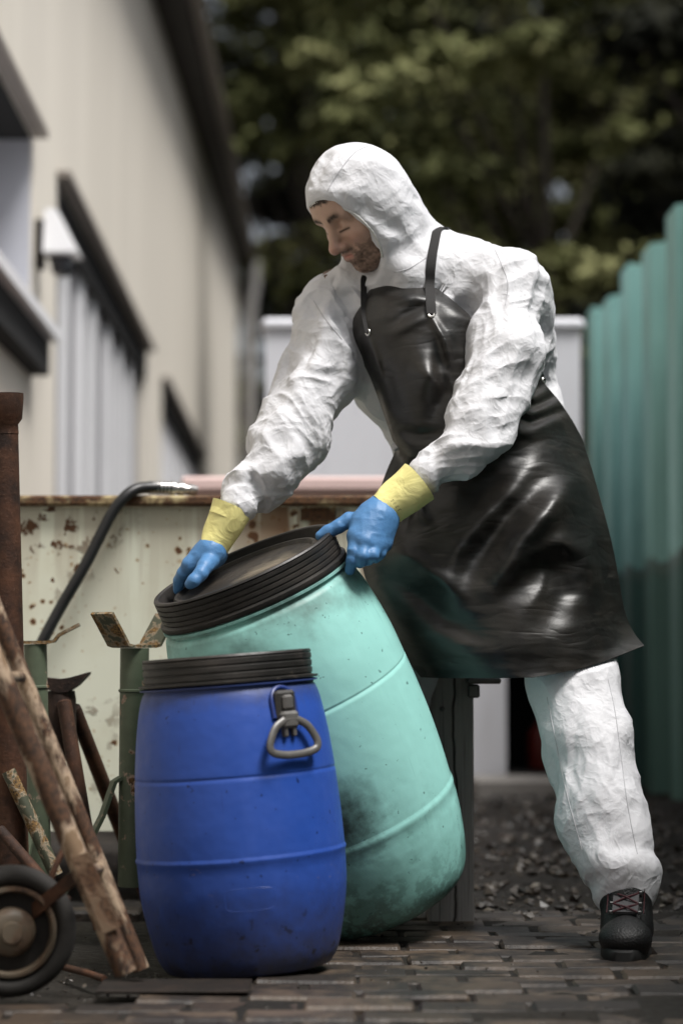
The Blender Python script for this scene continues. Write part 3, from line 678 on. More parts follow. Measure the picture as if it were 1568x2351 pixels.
# blue drum
BY = 4.36; lt = P(520, 1506, BY); tilt = R(-4.4); bb = V(lt[0] + .607 * math.tan(-tilt), BY, .004)
bd = thing('plastic_drum', bb, 'small blue plastic drum with black screw lid and grey carrying handle', 'drum', None, (0, tilt, 0))
body = [(.002, .0), (.150, .0), (.160, .003)] + smooth_prof([(.160, .003), (.176, .03), (.191, .09), (.2005, .15), (.2025, .196)], 5) + [(.2028, .214), (.2050, .219), (.2050, .223), (.2026, .227)] + smooth_prof([(.2026, .229), (.2015, .27), (.199, .32), (.196, .366)], 5) + [(.1955, .3725), (.1940, .3745), (.1940, .3768), (.1950, .379)] + smooth_prof([(.1950, .381), (.190, .43), (.183, .48), (.175, .52), (.1685, .538)], 5) + [(.166, .541), (.166, .5445), (.1735, .546), (.1735, .5485), (.165, .5505)]
body = [b for i, b in enumerate(body) if i == 0 or b != body[i - 1]]
MB().lathe(body, 96).build('body', M_BLUE, bd, world_space=False, sharp=50)
# embossed oval on the belly
mb = MB(); pts = []
for a in np.linspace(0, 2 * math.pi, 49)[:-1]:
    sx = math.copysign(abs(math.cos(a)) ** .45, math.cos(a)); sz = math.copysign(abs(math.sin(a)) ** .45, math.sin(a)); z = .150 + .021 * sz
    ang = R(6) + .048 * sx / .2; rr = np.interp(z, [b[1] for b in body], [b[0] for b in body]) - .0004; pts.append(V(math.sin(ang) * (rr - .0009), -math.cos(ang) * (rr - .0009), z))
mb.tube(pts + [pts[0]], .0016, 6, caps=False); mb.build('embossed_panel', M_BLUE, bd, world_space=False)
lidp = [(.1735, .5515), (.1755, .553), (.1755, .5565), (.166, .5575)] + lid_ribs(.1655, .5585, .600, 3, .002) + [(.1655, .603), (.163, .607), (.157, .607), (.155, .600), (.145, .596), (.002, .596)]
MB().lathe(lidp, 96).build('screw_lid', M_LID, bd, world_space=False, sharp=30)
ang = R(37); er = V(math.sin(ang), -math.cos(ang), 0); et = V(math.cos(ang), math.sin(ang), 0); ez = V(0, 0, 1)
def HP(a, z, o):
    z = z + .012; return er * (np.interp(z, [b[1] for b in body], [b[0] for b in body]) + o) + et * a + ez * z
M_HB = plain('dark_blue_recess', (0.010, 0.03, 0.16), .45); M_HGREY = plain('worn_grey_plastic', (0.10, 0.095, 0.09), .38, vary=.5, sc=40); M_HDARK = plain('charcoal_plastic', (0.03, 0.028, 0.026), .4, vary=.3)
mb = MB(); rim = []
for a in np.linspace(0, math.pi, 13): rim.append(HP(.026 * math.cos(a), .500 + .026 * math.sin(a), .002))
mb.tube([HP(.026, .468, .001)] + rim + [HP(-.026, .468, .001)], .0042, 8); mb.build('recess_rim', M_HB, bd, world_space=False)
hd_m = MB(); ring = [(-.014, .463), (-.036, .451), (-.050, .431), (-.055, .416), (-.049, .405), (-.025, .399), (.0, .398), (.025, .399), (.049, .405), (.055, .416), (.050, .431), (.036, .451), (.014, .463), (0, .465)]
rp = catmull([HP(a, z, .014) for a, z in ring] + [HP(*ring[0], .014)], 4)
hd_m.tube(rp, .0078, 10, caps=False, up=er, flat=.75); hnd = hd_m.build('handle', M_HGREY, bd, world_space=False)
mb = MB(); Mh = Matrix(((et[0], er[0], 0, 0), (et[1], er[1], 0, 0), (0, 0, 1, 0), (0, 0, 0, 1))); c0 = HP(0, .48, .0)
Mh = Matrix.Translation(tuple(c0)) @ Mh @ Matrix.Diagonal((1.15, 1, 1.1, 1))
mb.box(V(-.020, -.012, -.016), V(.020, .010, .036), Mh, bev=.005); mb.build('hinge_socket', M_HDARK, hnd, world_space=False)
mb = MB(); mb.box(V(-.017, .004, -.030), V(.017, .022, .000), Mh, bev=.005); mb.box(V(-.010, .004, .002), V(.010, .018, .028), Mh, bev=.004); mb.box(V(-.012, .003, -.044), V(-.005, .018, -.028), Mh, bev=.002); mb.box(V(.005, .003, -.044), V(.012, .018, -.028), Mh, bev=.002); mb.build('hinge_clip', M_HGREY, hnd, world_space=False)
# teal drum
tb, tl = P(893, 2083, 4.88), P(557, 1294, 4.705); axis = unit(tl - tb); TL = np.linalg.norm(tl - tb)
yx = unit(V(0, 1, 0) - axis * axis[1]); xx = np.cross(yx, axis)
RT = Matrix(np.stack([xx, yx, axis], 1).tolist()); k = 1.0; kk = (TL - .52) / (.783 - .52)
td = thing('plastic_drum', tb, 'large teal plastic drum with dirty black lid, tilted by the worker', 'drum', None, RT.to_euler())
def sc(p): return [(r, z if z < .52 else .52 + (z - .52) * kk) for r, z in p]
TBODY = sc([(.002, 0), (.125, 0), (.140, .003)] + smooth_prof([(.140, .003), (.170, .014), (.193, .038), (.210, .080), (.226, .145), (.2335, .19)], 6) + [(.2350, .212), (.2378, .217), (.2378, .226), (.2362, .231)] + smooth_prof([(.2365, .233), (.2425, .30), (.2465, .38), (.2468, .455), (.2455, .505)], 5) + [(.2452, .512), (.2435, .514), (.2435, .517), (.2448, .519)] + smooth_prof([(.2447, .521), (.2425, .57), (.236, .62), (.226, .67), (.214, .705)], 6) + [(.203, .711), (.203, .716), (.2115, .718), (.2115, .7225), (.200, .7245)])
TBODY = [b for i, b in enumerate(TBODY) if i == 0 or b != TBODY[i - 1]]
MB().lathe(TBODY, 112).build('body', M_TEAL, td, world_space=False, sharp=50)
lid2 = sc([(r * .965, z) for r, z in [(.2185, .7255), (.2195, .727), (.2195, .734), (.2135, .736), (.2120, .737)] + lid_ribs(.2125, .7375, .778, 4) + [(.2125, .780), (.210, .783), (.2025, .783), (.2005, .781), (.1985, .765), (.194, .7555), (.176, .7555)]])
MB().lathe(lid2, 112, closed_ends=False).build('lid', M_LID, td, world_space=False, sharp=30)
disc = sc([(r * .965, z) for r, z in [(.176, .7555), (.173, .757), (.1705, .769), (.167, .7725), (.161, .7725), (.158, .769), (.155, .7655), (.06, .7645), (.002, .7645)]])
MB().lathe(disc, 112, closed_ends=False).build('lid_disc', M_DISC, td, world_space=False, sharp=40)
mb = MB(); ang = -.12; z = .285 * k; rr = np.interp(z, [b[1] for b in TBODY], [b[0] for b in TBODY]); dirn = V(math.sin(ang), -math.cos(ang), 0)
Mx = Matrix.Translation(tuple(dirn * (rr - .003) + V(0, 0, z))) @ Vector(dirn).to_track_quat('Z', 'Y').to_matrix().to_4x4()
mb.lathe([(.017, 0), (.017, .005), (.0145, .006), (.0135, .004), (.0135, .0005), (.001, .0005)], 24, Mx); mb.build('bung', M_BLACKR, td, world_space=False)
# ================================================================ LEFT: IRON STUFF
M_RUST = rough_rust('brown_rust'); M_RUST_D = rough_rust('dark_rust', (0.008, 0.005, 0.004), (0.035, 0.018, 0.012))
M_GREENP = painted_rust('grey_green_paint', (0.085, 0.105, 0.068), (0.010, 0.008, 0.006), (0.17, 0.085, 0.025), 16, .63, .645, (0.38, 0.26, 0.20))
M_PRONG = painted_rust('worn_ochre_paint', (0.055, 0.060, 0.038), (0.012, 0.009, 0.007), (0.26, 0.15, 0.05), 24, .50, .56, (0.24, 0.19, 0.13))
M_TRUCK = painted_rust('chipped_cream_paint', (0.19, 0.125, 0.075), (0.020, 0.011, 0.007), (0.095, 0.045, 0.022), 13, .44, .53, (0.36, 0.27, 0.19), stretch=(1, 1, .55))
# rusty prop with cup head at the very left
rp_ = thing('steel_prop', P(30, 2200, 4.75) * (1, 1, 0), 'rusty brown steel prop with a cup head at the left edge of the photo', 'prop')
a, b = P(6, 975, 4.7), P(34, 2190, 4.75)
mb = MB(); mb.tube([a, b], [.034, .036], 20); mb.build('tube', M_RUST, rp_)
mb = MB(); up = unit(a - b); mb.tube([a - up * .02, a, a + up * .012, a + up * .055, a + up * .066, a + up * .066, a + up * .03], [.035, .034, .043, .047, .047, .036, .034], 22); mb.build('cup_head', M_RUST, rp_)
# trestle stands with forked heads
def stand(top, bot, rad, label, head, legz):
    th = thing('support_stand', bot * (1, 1, 0), label, 'stand', 'forked support stands beside the drums')
    mb = MB(); mb.tube([bot, top], rad, 20); up = unit(top - bot); c0 = top + (bot - top) * .18
    mb.build('tube', M_GREENP, th)
    MB().tube([c0 - up * .004, c0 - up * .002, c0 + up * .002, c0 + up * .004], [rad, rad + .003, rad + .003, rad], 20).build('weld_collar', M_GREENP, th)
    yaw = head['yaw']; u = V(math.cos(yaw), math.sin(yaw), 0); w = V(-math.sin(yaw), math.cos(yaw), 0); o = top + V(0, 0, .004); hw = head['half']; hh = head['rise']; out = head['out']
    path = [o - u * (hw + out) + V(0, 0, hh), o - u * (hw + .012) + V(0, 0, .016), o - u * (hw + .002) + V(0, 0, .003), o - u * (hw - .014), o + u * (hw - .014), o + u * (hw + .002) + V(0, 0, .003), o + u * (hw + .012) + V(0, 0, .016), o + u * (hw + out) + V(0, 0, hh)]
    MB().strip(path, w * head['width'], .007).build('fork', M_PRONG, th, smooth=False)
    j = V(bot[0] + (top[0] - bot[0]) * legz / top[2], bot[1], legz)
    for k in range(3):
        a = R(head['legs'] + 120 * k); d = V(math.cos(a), math.sin(a), 0)
        MB().strip([j + d * rad * .9 + V(0, 0, .012), j + d * (rad + .012) + V(0, 0, .004), j + d * .07 + V(0, 0, -.07), j + d * .20 + V(0, 0, -legz + .004)], np.cross(d, V(0, 0, 1)) * .034, .008).build('leg', M_GREENP, th, smooth=False)
    return th
stand(P(310, 1488, 4.92), P(304, 2120, 4.92) * (1, 1, 0) + V(0, 0, .1), .032, 'grey green support stand with wide fork head, directly left of the blue drum', dict(yaw=R(55), half=.052, rise=.072, out=.058, width=.062, legs=200), P(300, 1798, 4.92)[2])
stand(P(82, 1479, 4.98), P(92, 2110, 4.98) * (1, 1, 0) + V(0, 0, .1), .026, 'grey green support stand with single bent prong, behind the hand truck rails', dict(yaw=R(4), half=.040, rise=.040, out=.058, width=.055, legs=250), P(92, 1888, 4.98)[2])
# rusty tripod with saddle head
tp = thing('steel_tripod', P(150, 2100, 5.15) * (1, 1, 0), 'dark rusty steel tripod with a curved saddle head between the two green stands', 'tripod')
h0 = P(140, 1586, 5.12)
sd = [P(88, 1552, 5.12), P(112, 1556, 5.12), P(140, 1559, 5.12), P(165, 1555, 5.12), P(190, 1548, 5.12), P(207, 1543, 5.12)]
sb = [P(100, 1572, 5.12), P(115, 1583, 5.12), P(140, 1590, 5.12), P(160, 1588, 5.12), P(182, 1573, 5.12), P(205, 1549, 5.12)]
mb = MB(); v = []
for q, r_ in zip(sd, sb):
    for dy in (-.035, .035): v += [q + V(0, dy, 0), r_ + V(0, dy, 0)]
f = []
for i in range(len(sd) - 1):
    a = i * 4; b = a + 4; f += [(a, b, b + 1, a + 1), (a + 2, a + 3, b + 3, b + 2), (a, a + 2, b + 2, b), (a + 1, b + 1, b + 3, a + 3)]
f += [(0, 1, 3, 2), (len(v) - 4, len(v) - 2, len(v) - 1, len(v) - 3)]; mb.add(v, f); mb.build('saddle', M_RUST_D, tp, sharp=30)
MB().tube([h0 + V(0, 0, .0), h0 + V(0, 0, -.02), h0 + V(.002, 0, -.16)], [.033, .036, .036], 18).build('collar', M_RUST_D, tp)
for (x1_, y1_, x2, y2, r_, Ya, Yb) in ((148, 1612, 214, 2010, .017, 5.08, 5.0), (170, 1625, 300, 1960, .017, 5.14, 5.35), (112, 1612, 60, 2030, .017, 5.14, 5.2)):
    mb = MB(); a, b = P(x1_, y1_, Ya), P(x2, y2, Yb); d = unit(b - a); b = a + d * ((a[2] - 0.0) / -d[2]); mb.tube([a - d * .004, a, a + d * .01, b], [.012, .0165, r_, r_ + .001], 14); mb.build('leg', M_RUST, tp)
# hand truck
ht = thing('hand_truck', (-.42, 4.05, 0), 'old hand truck with chipped cream rails and one wheel in the left foreground', 'hand truck')
def rail(p0, p1, Y0, Y1, w, name='rail'):
    a, b = P(*p0, Y0), P(*p1, Y1); d = unit(a - b); top = a + d * .45
    mb = MB(); mb.tube([b, a, top], w, 16); return mb.build(name, M_TRUCK, ht)
rail((-2, 1540), (290, 2234), 3.93, 3.93, .020)
rail((48, 1540), (325, 2226), 4.13, 4.13, .0155)
def on(p0, p1, Y, q): return P(p0[0] + (p1[0] - p0[0]) * q, p0[1] + (p1[1] - p0[1]) * q, Y)
for q in (.02, .66):
    a = on((-2, 1540), (290, 2234), 3.93, q); b = on((48, 1540), (325, 2226), 4.13, q); MB().tube([a + V(.01, .016, 0), b], .0095, 10).build('crossbar', M_TRUCK, ht)
a0, a1 = on((-2, 1540), (290, 2234), 3.91, .62), on((-2, 1540), (290, 2234), 3.91, .87)
MB().strip([a0 + V(.004, 0, .006), a1 + V(.004, 0, .006)], V(.03, 0, .012), .006).build('gusset', painted_rust('bare_tan_steel', (0.17, 0.115, 0.075), (0.03, 0.016, 0.010), (0.12, 0.06, 0.03), 18, .52, .62), ht, smooth=False)
mb = MB(); mb.box(V(-.440, 4.02, .004), V(-.165, 4.165, .010), bev=.002); mb.build('toe_plate', rough_rust('black_rust', (0.004, 0.003, 0.0025), (0.016, 0.010, 0.007)), ht)
WC = V(P(25, 2120, 4.0)[0], 4.0, .118); Mw = Matrix.Translation(tuple(WC)) @ Matrix.Rotation(R(14), 4, 'Z') @ Matrix.Rotation(R(90), 4, 'X')
M_TYRE = plain('perished_rubber', (0.016, 0.014, 0.012), .8, bump=(50, .002), vary=.4); M_HUB = painted_rust('cream_wheel_paint', (0.105, 0.082, 0.058), (0.02, 0.012, 0.008), (0.10, 0.055, 0.03), 14, .5, .62)
M_DISC2 = plain('dark_wheel_disc', (0.014, 0.011, 0.009), .8)
mb = MB(); tor = [(.098 + .0195 * math.cos(a) * (1 if math.cos(a) > 0 else .9), .0215 * math.sin(a)) for a in np.linspace(-math.pi, math.pi, 25)]; mb.lathe(tor, 64, Mw, closed_ends=False); wh = mb.build('wheel', M_TYRE, ht)
MB().lathe([(.070, .004), (.070, .018), (.0735, .023), (.0795, .022), (.081, .016), (.081, -.016), (.07, -.02), (.07, .004)], 64, Mw, closed_ends=False).build('rim', M_HUB, wh)
MB().lathe([(.0705, -.006), (.0705, .000), (.03, .003), (.001, .003)], 48, Mw).build('wheel_disc', M_DISC2, wh)
MB().lathe([(.042, .004), (.044, .012), (.040, .022), (.030, .028), (.020, .029), (.018, .036), (.001, .037)], 32, Mw).build('hub', M_HUB, wh)
MB().tube([WC + V(.008, .03, 0), WC + V(.03, .22, 0)], .011, 12).build('axle', M_RUST_D, ht)
MB().strip([WC + V(.0, .035, 0), on((-2, 1540), (290, 2234), 3.95, .66)], V(.0, .0, .03), .006).build('axle_bracket', M_RUST, ht, smooth=False)
mb = MB(); a = P(66, 1965, 4.1); b = P(128, 2100, 4.1); mb.tube(catmull([P(150, 1945, 4.06), P(128, 1990, 4.05), P(118, 2035, 4.05), P(140, 2075, 4.06), P(160, 2060, 4.07)], 5), .006, 8); mb.build('foot_lever', M_RUST, ht)
# scrap rods lying in the dark behind the truck
sr = [((150, 2165, 4.35), (240, 2222, 4.2), .007, 'thin rusty rod lying on the soil in front of the blue drum'), ((0, 1905, 4.6), (150, 2080, 4.5), .012, 'stout rusty bar leaning behind the hand truck wheel'), ((20, 1770, 4.7), (130, 2010, 4.7), .015, 'worn ochre pipe leaning behind the hand truck rails')]
for p, q, r_, lab in sr:
    a, b = P(*p), P(*q)
    if 'lying' in lab: a[2] = .004; b[2] = .004
    o = MB().tube([a, (a + b) / 2 + V(0, 0, .002), b], r_, 10).build('scrap_rod', M_RUST if 'ochre' not in lab else M_PRONG, loc=tuple((a + b) / 2)); tag(o, lab, 'rod', 'scrap rods at the left')
# ================================================================ PERSON
pr_loc = V(.40, 4.8, 0)
M_HEAD_C = P(824, 478, 4.84)
yaw, pit, rol = R(56), R(41), R(0)
hf = V(-math.sin(yaw) * math.cos(pit), -math.cos(yaw) * math.cos(pit), -math.sin(pit))
hu = V(-math.sin(yaw) * math.sin(pit), -math.cos(yaw) * math.sin(pit), math.cos(pit))
hr = np.cross(hf, hu)                      # the head's own right... points to the person's left/right side
def HD(r, f, u): return M_HEAD_C + hr * r + hf * f + hu * u
AX = [hr, hf, hu]
# ---- body skin: one continuous surface, fine around the head
S = SDF()
S.ell(HD(0, -.012, .030), (.074, .094, .090), AX, .01)                      # skull
S.ell(HD(0, .030, -.030), (.062, .058, .085), AX, .04)                      # face
S.cone(HD(-.030, .035, -.088), HD(.030, .035, -.088), .030, .030, .03)      # jaw
S.ell(HD(0, .066, -.100), (.024, .022, .022), AX, .025)                     # chin
S.cone(HD(-.036, .073, .027), HD(.036, .073, .027), .0165, .0165, .018)       # brow ridge
S.ell(HD(0, .066, .062), (.050, .022, .035), AX, .03)                       # forehead
for sg in (-1, 1):
    S.ell(HD(sg * .042, .058, -.028), (.022, .022, .020), AX, .022)         # cheek bone
    S.ell(HD(sg * .031, .094, .006), (.019, .018, .0155), AX, .014, True)    # eye socket
    S.ell(HD(sg * .031, .0675, .003), (.0145, .0145, .0140), AX, .003)       # lidded eye
    S.cone(HD(sg * .018, .085, -.004), HD(sg * .043, .074, -.003), .003, .003, .004)
    S.ell(HD(sg * .074, -.010, -.010), (.008, .020, .032), AX, .008)        # ear
S.cone(HD(0, .084, .014), HD(0, .110, -.030), .0085, .0125, .014)           # nose bridge
S.ell(HD(0, .113, -.033), (.0125, .0115, .0115), AX, .008)                  # nose tip
for sg in (-1, 1): S.ell(HD(sg * .013, .099, -.038), (.0085, .011, .0085), AX, .007)
S.ell(HD(0, .076, -.062), (.030, .020, .018), AX, .018)                     # mouth mound
S.cone(HD(-.017, .087, -.0585), HD(.017, .087, -.0585), .0058, .0058, .006) # upper lip
S.cone(HD(-.015, .087, -.0700), HD(.015, .087, -.0700), .0065, .0065, .006) # lower lip
S.cone(HD(-.022, .094, -.0645), HD(.022, .094, -.0645), .0022, .0022, .004, True)
neck = P(935, 640, 4.96)
S.cone(HD(0, -.02, -.06), neck, .058, .062, .03)
J = dict(shR=P(765, 702, 4.96), upR=P(722, 842, 4.92), elR=P(648, 985, 4.86), foR=P(588, 1088, 4.81), wrR=P(545, 1166, 4.765),
         shL=P(1168, 650, 4.88), upL=P(1138, 790, 4.80), elL=P(1090, 960, 4.72), foL=P(1040, 1040, 4.70), wrL=P(972, 1098, 4.685),
         hipL=P(1235, 1160, 5.02), knL=P(1338, 1620, 4.85), caL=P(1380, 1850, 4.73), anL=P(1434, 2040, 4.645),
         cuL=P(1436, 2058, 4.645), hipR=P(1095, 1160, 5.06), knR=P(905, 1585, 5.12), caR=P(915, 1840, 5.21), anR=P(882, 2060, 5.30))
S.chain([P(850, 730, 5.0), P(985, 960, 5.06), J['hipR'] + V(0, .03, 0)], [.072, .085, .09], .06)
S.chain([P(1110, 680, 4.99), P(1180, 940, 5.06), J['hipL'] + V(0, .03, 0)], [.072, .085, .095], .06)
S.chain([neck, P(960, 720, 4.99), P(1090, 980, 5.04), P(1165, 1130, 5.06)], [.06, .085, .10, .10], .06)
for sd in 'RL':
    S.cone(P(880, 650, 4.97) if sd == 'R' else P(1000, 592, 4.98), J['sh' + sd], .062, .074, .04)
    S.chain([J['sh' + sd], J['up' + sd], J['el' + sd], J['fo' + sd], J['wr' + sd]], [.070, .060, .052, .046, .028], .03)
    S.chain([J['hip' + sd], J['kn' + sd], J['ca' + sd], J['an' + sd]], [.085, .058, .055, .040], .03)
def axis_pts(lo, hi, a, b, fine, coarse):
    return np.concatenate([np.arange(lo, a, coarse), np.arange(a, b, fine), np.arange(b, hi + coarse, coarse)])
lo, hi = S.bounds(.04); hc = M_HEAD_C
axs = [axis_pts(lo[0], hi[0], hc[0] - .12, hc[0] + .09, .0024, .012), axis_pts(lo[1], hi[1], hc[1] - .11, hc[1] + .10, .0024, .012), axis_pts(lo[2], hi[2], hc[2] - .17, hc[2] + .09, .0024, .012)]
bv, bF = surfnet(S.field(*axs), axs, 1)
loc = np.stack([(bv - M_HEAD_C) @ a for a in AX], 1)       # r, f, u
r_, f_, u_ = loc.T; ar = np.abs(r_)
nz = fbm(bv * 160, 3, 5)
beard = sstep(-.046, -.060, u_ + .014 * nz * 1 - .30 * np.clip(ar - .028, 0, 1) * 0) * sstep(.030, .055, f_ + .0) 
beard = np.maximum(beard, sstep(.036, .05, ar) * sstep(.005, -.03, u_ + .01 * nz) * sstep(-.02, .0, f_) * sstep(.06, .045, f_))
lips = np.exp(-((u_ + .0645) / .0085) ** 2) * sstep(.021, .015, ar) * sstep(.082, .088, f_)
soul = np.exp(-((u_ + .081) / .004) ** 2) * sstep(.012, .006, ar) * 0
must = np.exp(-((u_ + .051) / .0065) ** 2) * sstep(.030, .022, ar) * sstep(.06, .075, f_)
beard = np.clip(np.maximum(beard * (.66 + .3 * nz), must * (.95 + .2 * nz)) * (1 - lips) * sstep(-.01, -.04, u_), 0, 1)
brow = np.exp(-((u_ - (.027 + .006 * np.sin((ar - .012) * 60))) / .0066) ** 2) * sstep(.008, .014, ar) * sstep(.052, .042, ar) * sstep(.03, .06, f_)
lash = np.exp(-((u_ + .0065) / .0026) ** 2) * sstep(.014, .019, ar) * sstep(.048, .042, ar) * sstep(.05, .07, f_)
hair = sstep(.064, .070, u_ + .004 * nz)
dark = np.clip(np.maximum.reduce([beard * .92, brow * (1.1 + .3 * nz), lash * .9, hair]), 0, 1)
nrm = vnormals(bv, bF); bv = bv + nrm * (beard * (.001 + .0010 * nz))[:, None]
red = np.clip(lips * .9 + .5 * np.exp(-(((r_) / .016) ** 2 + ((u_ + .034) / .016) ** 2)) * sstep(.095, .11, f_) + .3 * np.exp(-(((ar - .042) / .02) ** 2 + ((u_ + .03) / .02) ** 2)), 0, 1)
t = NT('skin'); c = t.mix(t.noise(60, 4), (0.43, 0.27, 0.20), (0.52, 0.345, 0.265)); c = t.mix(t.attr('red'), c, (0.42, 0.17, 0.135)); c = t.mix(t.attr('dark'), c, (0.030, 0.017, 0.011))
M_SKIN = t.done(c, t.math('MULTIPLY_ADD', t.attr('dark'), .3, .42), 0, t.bump(t.noise(420, 3), .0008, .5), .45, Subsurface_Weight=.12, Subsurface_Radius=(.012, .005, .003), Subsurface_Scale=.5)
CLOTH = (26, -.05, 1.5, 20, 3.0)      # frames, shrink, bending, tension, air inside
# ---- white coverall with hood
S = SDF()
S.ell(HD(0, -.012, .036), (.094, .107, .112), AX, .03)
S.ell(HD(0, -.010, -.045), (.092, .092, .085), AX, .04)
S.cone(HD(0, -.050, .015), P(958, 570, 4.95), .076, .060, .04)              # hood falling to the back of the neck
S.cone(HD(.01, .01, -.075), P(930, 620, 4.90), .070, .070, .04)             # hood under the chin
S.cone(P(890, 625, 4.89), P(985, 610, 4.94), .058, .075, .04)
S.cone(P(1005, 588, 4.97), J['shL'] + V(-.01, .02, .005), .082, .094, .04)    # shoulders
S.cone(P(895, 655, 4.96), J['shR'], .078, .086, .05)
S.chain([P(845, 745, 4.97), P(920, 860, 5.00), P(1000, 1000, 5.03), P(1085, 1160, 5.06)], [.088, .095, .10, .125], .05)
S.chain([P(1130, 680, 4.95), P(1165, 800, 4.99), P(1185, 950, 5.02), P(1235, 1130, 5.03)], [.10, .10, .105, .125], .05)
S.chain([P(960, 700, 4.98), P(1060, 900, 5.02), P(1160, 1120, 5.06)], [.12, .135, .15], .05)
S.chain([J['shR'], J['upR'], J['elR'], J['foR'], J['wrR'] + (J['foR'] - J['wrR']) * .05], [.086, .097, .093, .074, .050], .025)
S.chain([J['shL'], J['upL'], P(1112, 885, 4.76), J['elL'], J['foL'], J['wrL'] + (J['foL'] - J['wrL']) * .05], [.093, .094, .088, .082, .069, .049], .025)
S.cone(P(1225, 720, 4.99), P(1225, 800, 5.02), .048, .045, .04)             # baggy back under the arm
S.chain([J['hipL'], P(1315, 1560, 4.87), P(1350, 1700, 4.815), P(1378, 1850, 4.735), P(1424, 1990, 4.665), P(1436, 2060, 4.648)], [.125, .097, .097, .092, .084, .060], .03)
S.chain([P(1395, 2046, 4.66), P(1475, 2046, 4.64)], [.024, .024], .04)
S.chain([J['hipR'], J['knR'], J['caR'], J['anR'] + V(0, 0, .03)], [.115, .074, .072, .06], .03)
S.ell(HD(0, .105, -.032), (.067, .084, .100), AX, .012, True)               # face opening
S.ell(HD(0, .10, -.06), (.052, .08, .085), AX, .012, True)
def cloth_sim(v, F, pin, bv, bF, frames, shrink, bend, tens, press=0.0, quality=5, gravity=-2.5, cdist=.003):
    """let the suit settle on the body: a larger sheet than the body needs buckles into folds"""
    me = bpy.data.meshes.new('sim'); me.from_pydata(v.tolist(), [], F.tolist()); o = bpy.data.objects.new('sim', me); COL.objects.link(o)
    bm_ = bpy.data.meshes.new('simbody'); bm_.from_pydata(bv.tolist(), [], bF.tolist()); ob = bpy.data.objects.new('simbody', bm_); COL.objects.link(ob)
    cm = ob.modifiers.new('c', 'COLLISION'); ob.collision.thickness_outer = cdist; ob.collision.cloth_friction = 12
    g_ = o.vertex_groups.new(name='pin')
    for lv in np.unique(np.round(pin, 1)):
        if lv > 0: g_.add(np.where(np.round(pin, 1) == lv)[0].tolist(), float(lv), 'REPLACE')
    c = o.modifiers.new('cloth', 'CLOTH'); st = c.settings; st.vertex_group_mass = 'pin'; st.pin_stiffness = 1.0
    st.quality = quality; st.mass = .12; st.air_damping = 3; st.tension_stiffness = tens; st.compression_stiffness = tens; st.shear_stiffness = tens * .6; st.bending_stiffness = bend
    st.tension_damping = 8; st.compression_damping = 8; st.shear_damping = 8; st.bending_damping = .5
    st.shrink_min = shrink; st.shrink_max = shrink; st.effector_weights.gravity = 1.0
    if press: st.use_pressure = True; st.uniform_pressure_force = press
    c.collision_settings.use_collision = True; c.collision_settings.distance_min = cdist; c.collision_settings.use_self_collision = False; c.collision_settings.collision_quality = 2
    c.point_cache.frame_start = 1; c.point_cache.frame_end = frames + 1
    gr = SC.gravity[:]; SC.gravity = (0, 0, gravity)
    for f_ in range(1, frames + 1): SC.frame_set(f_)
    ev = o.evaluated_get(bpy.context.evaluated_depsgraph_get()); out = np.empty(len(ev.data.vertices) * 3, np.float32); ev.data.vertices.foreach_get('co', out); out = out.reshape(-1, 3).astype(float)
    SC.gravity = gr; bpy.data.objects.remove(o); bpy.data.objects.remove(ob); bpy.data.meshes.remove(me); bpy.data.meshes.remove(bm_); SC.frame_set(1)
    return out
sv, sF = S.mesh(.0105, smooth=2)
def seg_coord(p, a, b):
    ab = b - a; t_ = ((p - a) @ ab) / ab.dot(ab); d = np.linalg.norm(p - a - np.clip(t_, 0, 1)[:, None] * ab, axis=1); return t_, d
segs = [(J['shR'], J['elR']), (J['elR'], J['wrR']), (J['shL'], J['elL']), (J['elL'], J['wrL']), (J['hipL'], J['knL']), (J['knL'], J['anL']), (P(890, 600, 4.9), P(1180, 600, 4.92)), (HD(0, -.06, -.06), HD(0, -.02, .10)), (P(960, 700, 4.98), P(1160, 1120, 5.06))]
def seg_w(p):
    W = np.array([np.exp(-np.maximum(seg_coord(p, a, b)[1] - .05, 0) / .022) for a, b in segs]); return W / (W.sum(0) + 1e-9)
bw_ = seg_w(bv); sh_ = np.clip((np.linalg.norm(bv - M_HEAD_C, axis=1) - .17) / .05, 0, 1); sh_ = np.maximum(sh_, sstep(0, .02, P(820, 622, 4.84)[2] - bv[:, 2])); bv_draw = bv - vnormals(bv, bF) * ((.024 + .034 * (bw_[6] + bw_[8])) * sh_)[:, None]
person = mesh_obj('person', bv_draw, bF, M_SKIN, None, sharp=0, loc=pr_loc)
set_attr(person, 'dark', dark); set_attr(person, 'red', red)
tag(person, 'hooded worker in white coverall, black rubber apron and gloves, bending to tilt the teal drum', 'person')
hl = np.stack([(sv - M_HEAD_C) @ a for a in AX], 1); ro, fo, uo = hl.T; hd_ = np.linalg.norm(sv - M_HEAD_C, axis=1)
rim = np.sqrt((ro / .067) ** 2 + ((uo + .032) / .100) ** 2)
pin = np.zeros(len(sv))
pin[(rim < 1.12) & (fo > -.03) & (hd_ < .22)] = 1
pin = np.maximum(pin, .2 * (hd_ < .16))
for w_, f_ in (('wrR', 'foR'), ('wrL', 'foL'), ('cuL', 'caL'), ('anR', 'caR')):
    ax = unit(J[w_] - J[f_]); rel = sv - J[w_]; near_ = np.linalg.norm(rel, axis=1) < .16
    pin[near_ & (rel @ ax > -.012)] = 1
tor = seg_w(sv)[8] > .6
pin[tor & (sv[:, 2] < 1.05) & (sv[:, 2] > .9) & (sv[:, 1] > 4.9)] = 1
pin[(sv[:, 2] < .9) & (sv[:, 2] > .555)] = 1
import time as _t; _t0 = _t.time()
rest = sv.copy(); sv = cloth_sim(sv, sF, pin, bv, bF, *CLOTH)
